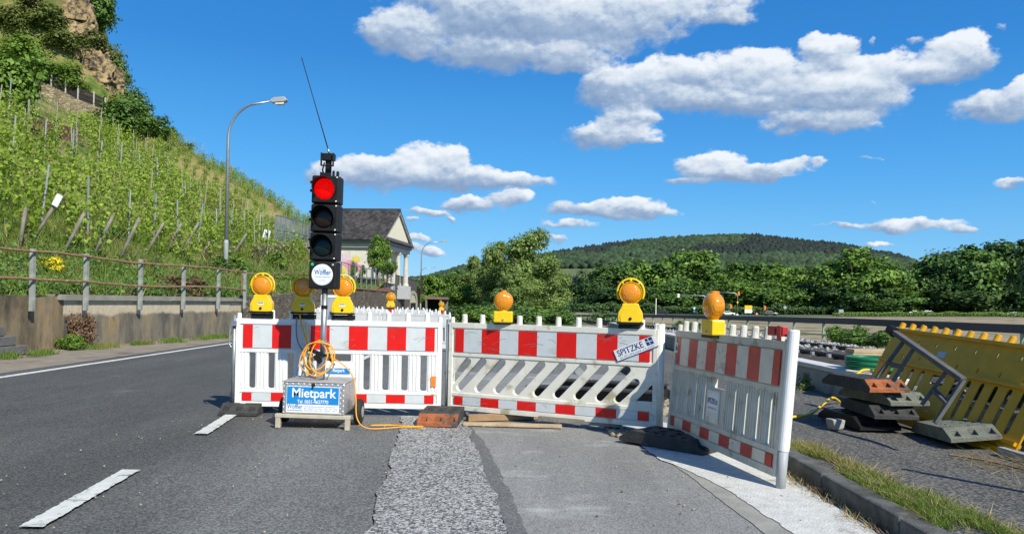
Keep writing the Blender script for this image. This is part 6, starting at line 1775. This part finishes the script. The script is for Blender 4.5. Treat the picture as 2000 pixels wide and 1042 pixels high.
# dark board fence and wall on the crag
fp = [hill_hit(*q) for q in ((36, 140), (74, 160), (101, 174), (129, 188), (153, 200), (184, 215), (206, 224))]
fp = [p for p in fp if p is not None]
if len(fp) > 2:
    o0 = fp[0].copy()
    bf = thing('board_fence', 'dark wooden board fence with pale posts slanting across the crag', 'fence', o0)
    mb = MB()
    for a, b_ in zip(fp, fp[1:]):
        for k in range(4): mb.bar(a - o0 + Vector((0, .05, .3 + .33 * k)), b_ - o0 + Vector((0, .05, .3 + .33 * k)), .05, .27)
    mb.obj('boards', mat('dark_boards', (.028, .024, .022), .85, .3, 5), bf)
    pme = MB().box(-.05, .05, -.05, .05, -.8, 1.65).mesh('post', mat('pale_post', (.50, .49, .44), .8, .15, 4))
    for p in fp[1:]: mobj('post', pme, bf, p - o0 + Vector((.0, -.1, 0)))
    cw = thing('crag_wall', 'tan rubble retaining wall below the dark board fence', 'wall', o0)
    mb = MB()
    for a, b_ in zip(fp, fp[1:]):
        a, b_ = a - o0, b_ - o0; n_ = Vector((.5, -.9, 0))
        mb.add([a + n_ * .25 + Vector((0, 0, .15)), b_ + n_ * .25 + Vector((0, 0, .15)), b_ + n_ * .9 + Vector((0, 0, -2.2)), a + n_ * .9 + Vector((0, 0, -2.2)), a + Vector((0, .3, .15)), b_ + Vector((0, .3, .15))], [(0, 1, 2, 3), (0, 1, 5, 4)])
    mb.obj('wall_body', stone_material('tan_rubble', (.16, .13, .08), (.36, .30, .19), 2.4), cw)
# rock faces
def rock(label, px, py, wpx, hpx, seed):
    p = hill_hit(px, py)
    if p is None: return
    k = p.y / F; wd, h = wpx * k, hpx * k
    bm = bmesh.new(); bmesh.ops.create_cube(bm, size=2)
    bmesh.ops.subdivide_edges(bm, edges=bm.edges[:], cuts=22, use_grid_fill=True)
    for v in bm.verts:
        c = v.co
        n_ = mnoise.cell((c.x * 2.6 + seed, c.y * 2, c.z * 3.2)) * .24 + mnoise.cell((c.x * 5 + c.z * .7, c.y * 4 + seed, c.z * 6.5)) * .13 + mnoise.noise((c.x * 2, c.y * 2, c.z * 2 + seed)) * .3
        v.co = Vector((c.x * (1 - .25 * max(0, c.z)), c.y, c.z)) * (.82 + n_ * .55)
    me = bpy.data.meshes.new('rock_face'); bm.to_mesh(me); bm.free()
    me.transform(Matrix.Diagonal((wd / 2, 1.6, h / 2, 1)))
    me.materials.append(M['rock'])
    o = mobj('rock_face', me, None, p + Vector((0, 1.9, 0)), (R(-14), 0, R(20)))
    tag(o, label, 'rock', 'rock faces of the crag')
M['rock'] = mat('slate_rock', (.32, .235, .12), .95, .4, 2.2, c2=(.06, .052, .045), c2s=1.6, c2amt=.47, bump=1, bscale=7)
rock('tan and grey rock face above the dark board fence', 158, 140, 96, 100, 1)
rock('red-brown dark rock beside the tan rock face', 200, 160, 56, 70, 5)
rock('upper rock outcrop at the top of the crag', 118, 28, 100, 110, 9)
rock('small rock ledge at the top left of the crag', 40, 18, 60, 60, 14)

# ------------------------------------------------------------------ the far hill and its woods
SKY = [(300, 560), (700, 552), (830, 541), (900, 520), (1000, 506), (1090, 491), (1150, 482), (1250, 468), (1330, 462), (1400, 459), (1480, 459), (1560, 469), (1640, 476), (1700, 489), (1750, 496), (1795, 512), (1850, 494), (1900, 489), (1990, 484), (2200, 470), (2600, 480)]
D0, D1 = 620.0, 1500.0
def far_z(px, r_):
    zr = P(px, lerp_table(SKY, px) + 4, D1).z
    return 3 + (zr - 3) * (r_ ** .85)
def far_pt(px, r_):
    d = D0 + (D1 - D0) * r_; X, _ = ray(px, 560)
    return X * d, d, far_z(px, r_)
cols = list(range(300, 2620, 20)); rows_ = [i / 14 for i in range(15)]
mb = MB()
for r_ in rows_ + [1.35]:
    for px in cols:
        x, d, z = far_pt(px, min(r_, 1))
        if r_ > 1: x *= 1.4; d = D1 * 1.4; z = -20
        if r_ == 0: z = -4
        mb.v.append((x, d, z))
nx = len(cols)
mb.f = [(j * nx + i, j * nx + i + 1, (j + 1) * nx + i + 1, (j + 1) * nx + i) for j in range(len(rows_)) for i in range(nx - 1)]
mb.mi = [0] * len(mb.f)
struct(mb.obj('hill', mat('hill_meadow', (.13, .165, .055), .95, .15, .02, c2=(.20, .17, .09), c2s=.006, c2amt=.52, world=True), smooth=True))
rng = np.random.default_rng(31)
dec, con = [], []
while len(dec) + len(con) < 17000:
    px = rng.uniform(790, 2080); r_ = rng.uniform(.05, 1.0)
    x, d, z = far_pt(px, r_)
    X, Z = x / d, (z - H) / d
    py = HY - F * (-X * sr + Z * cr)
    if 1080 < px < 1215 and 524 < py < 552 and mnoise.noise((px * .02, py * .05, 1)) > -.35: continue
    n_ = mnoise.noise((px * .006, py * .02, 4)) + .35 * mnoise.noise((px * .02, py * .06, 9)) + (.12 if py < 500 else -.12) + (.22 if px > 1290 and py < 503 + 6 * mnoise.noise((px * .02, 1, 1)) else 0)  # extra dark conifers on the upper right stand in for a cloud shadow
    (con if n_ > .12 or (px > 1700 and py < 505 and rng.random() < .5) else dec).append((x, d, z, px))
Cd = np.array([q[:3] for q in dec]); Rd = rng.uniform(2.8, 5.6, len(Cd)); Cd[:, 2] += Rd * .5
M['far_green'] = mat('far_broadleaf', (.036, .066, .025), .9, .2, .01, island=.38, world=True, c2=(.046, .080, .028), c2s=.012, c2amt=.5)
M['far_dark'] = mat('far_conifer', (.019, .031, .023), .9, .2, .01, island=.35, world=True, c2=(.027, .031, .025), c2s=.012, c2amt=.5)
tag(mobj('forest', rocks('forest', Cd, Rd, M['far_green'], rng, flat=1.05, jit=.3)), 'broadleaf forest covering the far hill', 'forest', kind='stuff')
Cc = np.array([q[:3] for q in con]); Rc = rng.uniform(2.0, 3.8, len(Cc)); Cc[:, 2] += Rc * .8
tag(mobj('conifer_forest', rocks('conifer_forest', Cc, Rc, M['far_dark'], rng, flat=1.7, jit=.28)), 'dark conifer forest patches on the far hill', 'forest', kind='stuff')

# ------------------------------------------------------------------ far road with cars and signs
def fr(y): return [(x, y, gz(x, y) + .04) for x in range(-40, 221, 10)]
mb = MB(); A_, B_ = fr(234), fr(247); n = len(A_)
mb.v = A_ + B_; mb.f = [(i, i + 1, n + i + 1, n + i) for i in range(n - 1)]; mb.mi = [0] * (n - 1)
struct(mb.obj('far_road', M['asphalt']))
def car(label, px, d, paint, body='estate', face=1):
    X, _ = ray(px, 606); x = X * d
    t_ = thing('car', label, 'car', (x, d, gz(x, d) + .05), (0, 0, 0 if face > 0 else math.pi), 'cars on the far road')
    low = [(-2.15, .28), (2.15, .28), (2.2, .55), (2.1, .74), (1.1, .92), (-2.1, .95), (-2.2, .6)]
    mb = MB(); mb.prism(low, -.88, .88); mb.prism([(-2.0, .94), (1.05, .92), (.35, 1.44), (-1.75, 1.47)] if body == 'estate' else [(-1.5, .94), (1.1, .92), (.35, 1.42), (-.9, 1.42)], -.74, .74)
    mb.obj('body', paint, t_, bevel=.06)
    mb = MB()
    for s_ in (-1, 1):
        mb.prism([(-1.75, .98), (.85, .97), (.30, 1.37), (-1.6, 1.40)] if body == 'estate' else [(-1.3, .98), (.85, .97), (.30, 1.36), (-.85, 1.36)], s_ * .742, s_ * .75)
    mb.obj('windows', M['glass_dark'], t_)
    wme = MB().lathe([(.2, -.1), (.32, -.09), (.32, .09), (.2, .1)], 16).mesh('wheel', M['tyre'])
    for wx in (-1.35, 1.35):
        for s_ in (-1, 1): mobj('wheel', wme, t_, (wx, s_ * .82, .32))
    return t_
paint = lambda n_, c_: mat(n_, c_, .25, .03, 3, spec=.6)
car('dark car on the far road right of the white pole', 1292, 241, paint('black_paint', (.015, .017, .022)), 'saloon', -1)
car('white car on the far road just right of the edge-on lamp', 1421, 238, paint('white_paint', (.72, .73, .74)), 'saloon')
car('black car with white markings left of the grey diamond sign', 1505, 239, paint('black_paint_two', (.03, .032, .036)), 'estate')
car('silver estate car above the left part of the yellow barrier', 1815, 236, paint('silver_paint', (.55, .57, .60)), 'estate')
car('dark grey car just left of the silver estate car', 1786, 243, paint('grey_paint', (.07, .075, .085)), 'saloon')
car('silver car at the right edge on the far road', 1981, 236, paint('silver_paint_two', (.45, .48, .52)), 'saloon')
DS = 249.0
def far_base(px, d=DS):
    X, _ = ray(px, 606); x = X * d; return Vector((x, d, gz(x, d)))
def pole(t_, h, r=.07):
    MB().tube([(0, 0, -.2), (0, 0, h)], r, 8).obj('pole', M['galv'], t_, smooth=True)
def sig(t_, x, z, face, m_=None):
    c = MB().box(x - .35, x + .35, -.2, .2, z - .65, z + .65).obj('signal_box', m_ or M['signal_orange'], t_, bevel=.05)
for lab, pxb, pxh, pyh, m_ in (('traffic signal on a long curved arm over the far road, grey head', 1380.5, 1325, 577, M['white_print']), ('traffic signal on a curved arm over the far road, orange head', 1440, 1403, 572, None)):
    b_ = far_base(pxb); hd = P(pxh, pyh, DS) - b_
    t_ = thing('mast_arm_signal', lab, 'traffic signal', b_)
    zt = hd.z + .15
    MB().tube([(0, 0, -.2), (0, 0, zt - 1.2), (-.25, 0, zt - .45), (-.9, 0, zt - .05), (-1.6, 0, zt), (hd.x, 0, zt + .1)], .14, 8).obj('mast', M['galv'], t_, smooth=True)
    sig(t_, hd.x, hd.z, 1, m_)
    z2 = P(pxb, 598, DS).z - b_.z
    sig(t_, .35, z2, 1)
    if m_ is None:
        z3 = P(pxb, 590, DS).z - b_.z
        mb = MB(); mb.prism([(0, -.6), (.6, 0), (0, .6), (-.6, 0)], -.17, -.14); mb.obj('diamond_sign', M['white_print'], t_)
        bpy.data.objects[t_.children[-1].name].location.z = z3
        mb = MB(); mb.prism([(0, -.38), (.38, 0), (0, .38), (-.38, 0)], -.19, -.175); o = mb.obj('diamond_centre', M['yellow'], t_); o.location.z = z3
for lab, px, py in (('short traffic signal post with orange head between the two signal arms and the direction sign', 1425.5, 598), ('traffic signal post with red-orange head right of the direction sign', 1492, 601)):
    b_ = far_base(px); z_ = P(px, py, DS).z - b_.z
    t_ = thing('signal_post', lab, 'traffic signal', b_); pole(t_, z_ + 1.0, .09); sig(t_, .3, z_, 1)
b_ = far_base(1462, 247); t_ = thing('direction_sign', 'large yellow and white arrow direction sign beside the far road', 'direction sign', b_)
zt = P(1462, 596, 247).z - b_.z; zm = P(1462, 603.5, 247).z - b_.z; zl = P(1462, 611, 247).z - b_.z
for sx in (-.9, .7): MB().tube([(sx, .1, -.2), (sx, .1, zt - .1)], .06, 6).obj('post', M['galv'], t_)
mb = MB(); mb.prism([(-1.25, zm + .03), (1.0, zm + .03), (1.25, (zm * 2 + zt) / 3 - .1), (1.0, (zm + zt) / 2), (1.25, (zm + 2 * zt) / 3 + .1), (1.0, zt), (-1.25, zt)], -.04, .04); mb.obj('yellow_panel', M['yellow'], t_)
mb = MB(); mb.prism([(-1.25, zl), (1.0, zl), (1.3, (zm + zl) / 2), (1.0, zm - .03), (-1.25, zm - .03)], -.04, .04); mb.obj('white_panel', M['white_print'], t_)
b_ = far_base(1356); t_ = thing('sign_post', 'far post with white give-way triangle above a round blue sign', 'road sign', b_)
pole(t_, P(1356, 600, DS).z - b_.z, .05); z_ = P(1356, 602, DS).z - b_.z
mb = MB(); mb.prism([(-.45, .35), (.45, .35), (0, -.45)], -.08, -.05); o = mb.obj('triangle_sign', M['white_print'], t_); o.location.z = z_
mb = MB(); mb.lathe([(.0001, -.08), (.36, -.08), (.36, -.05)], 16); o = mb.obj('round_sign', M['blue_print'], t_); o.location.z = z_ - .95
b_ = far_base(1533); t_ = thing('sign_post', 'grey back of a diamond road sign on a far post', 'road sign', b_)
pole(t_, P(1533, 596, DS).z - b_.z, .06); z_ = P(1533, 600, DS).z - b_.z
mb = MB(); mb.prism([(0, -.65), (.65, 0), (0, .65), (-.65, 0)], -.1, -.06); o = mb.obj('diamond_sign', M['steel_grey'], t_); o.location.z = z_
b_ = far_base(1478, 246); t_ = thing('warning_sign', 'small white and red warning triangle low beside the far road', 'road sign', b_)
pole(t_, 1.2, .04); z_ = P(1478, 612, 246).z - b_.z
mb = MB(); mb.prism([(-.5, -.4), (.5, -.4), (0, .5)], -.08, -.05); o = mb.obj('triangle_sign', M['sheet_red'], t_); o.location.z = z_
mb = MB(); mb.prism([(-.28, -.27), (.28, -.27), (0, .24)], -.1, -.085); o = mb.obj('triangle_centre', M['white_print'], t_); o.location.z = z_
b_ = far_base(1281, 200); t_ = thing('white_pole', 'plain white pole beside the far road left of the dark car', 'pole', b_)
MB().tube([(0, 0, -.3), (0, 0, P(1281, 582, 200).z - b_.z)], .12, 8).obj('pole', M['white_print'], t_)
b_ = far_base(1642, 228); t_ = thing('grey_cabinet', 'small pale grey cabinet beside the far hedge', 'cabinet', b_)
MB().box(-.7, .7, -.4, .4, 0, P(1642, 604, 228).z - b_.z).obj('cabinet', M['steel_grey'], t_, bevel=.05)
# roadside hedge on the right
hd = thing('hedge', 'long low green hedge along the far road above the yellow barrier', 'hedge', (125, 222, gz(125, 222)))
rng = np.random.default_rng(44)
n = 15000
hx = rng.uniform(-32, 60, n); ok = np.array([mnoise.noise((a * .25, 0, 0)) for a in hx])
C_ = np.stack([hx, rng.normal(0, .7, n), rng.beta(2.2, 1.2, n) * (1.25 + .45 * ok) + np.array([gz(125 + a, 222) - gz(125, 222) for a in hx])], 1)
mobj('foliage', quads('foliage', leaves(C_, np.tile(np.array([[.2, -.7, .6]]), (n, 1)), .34, rng), LF['bright']), hd)
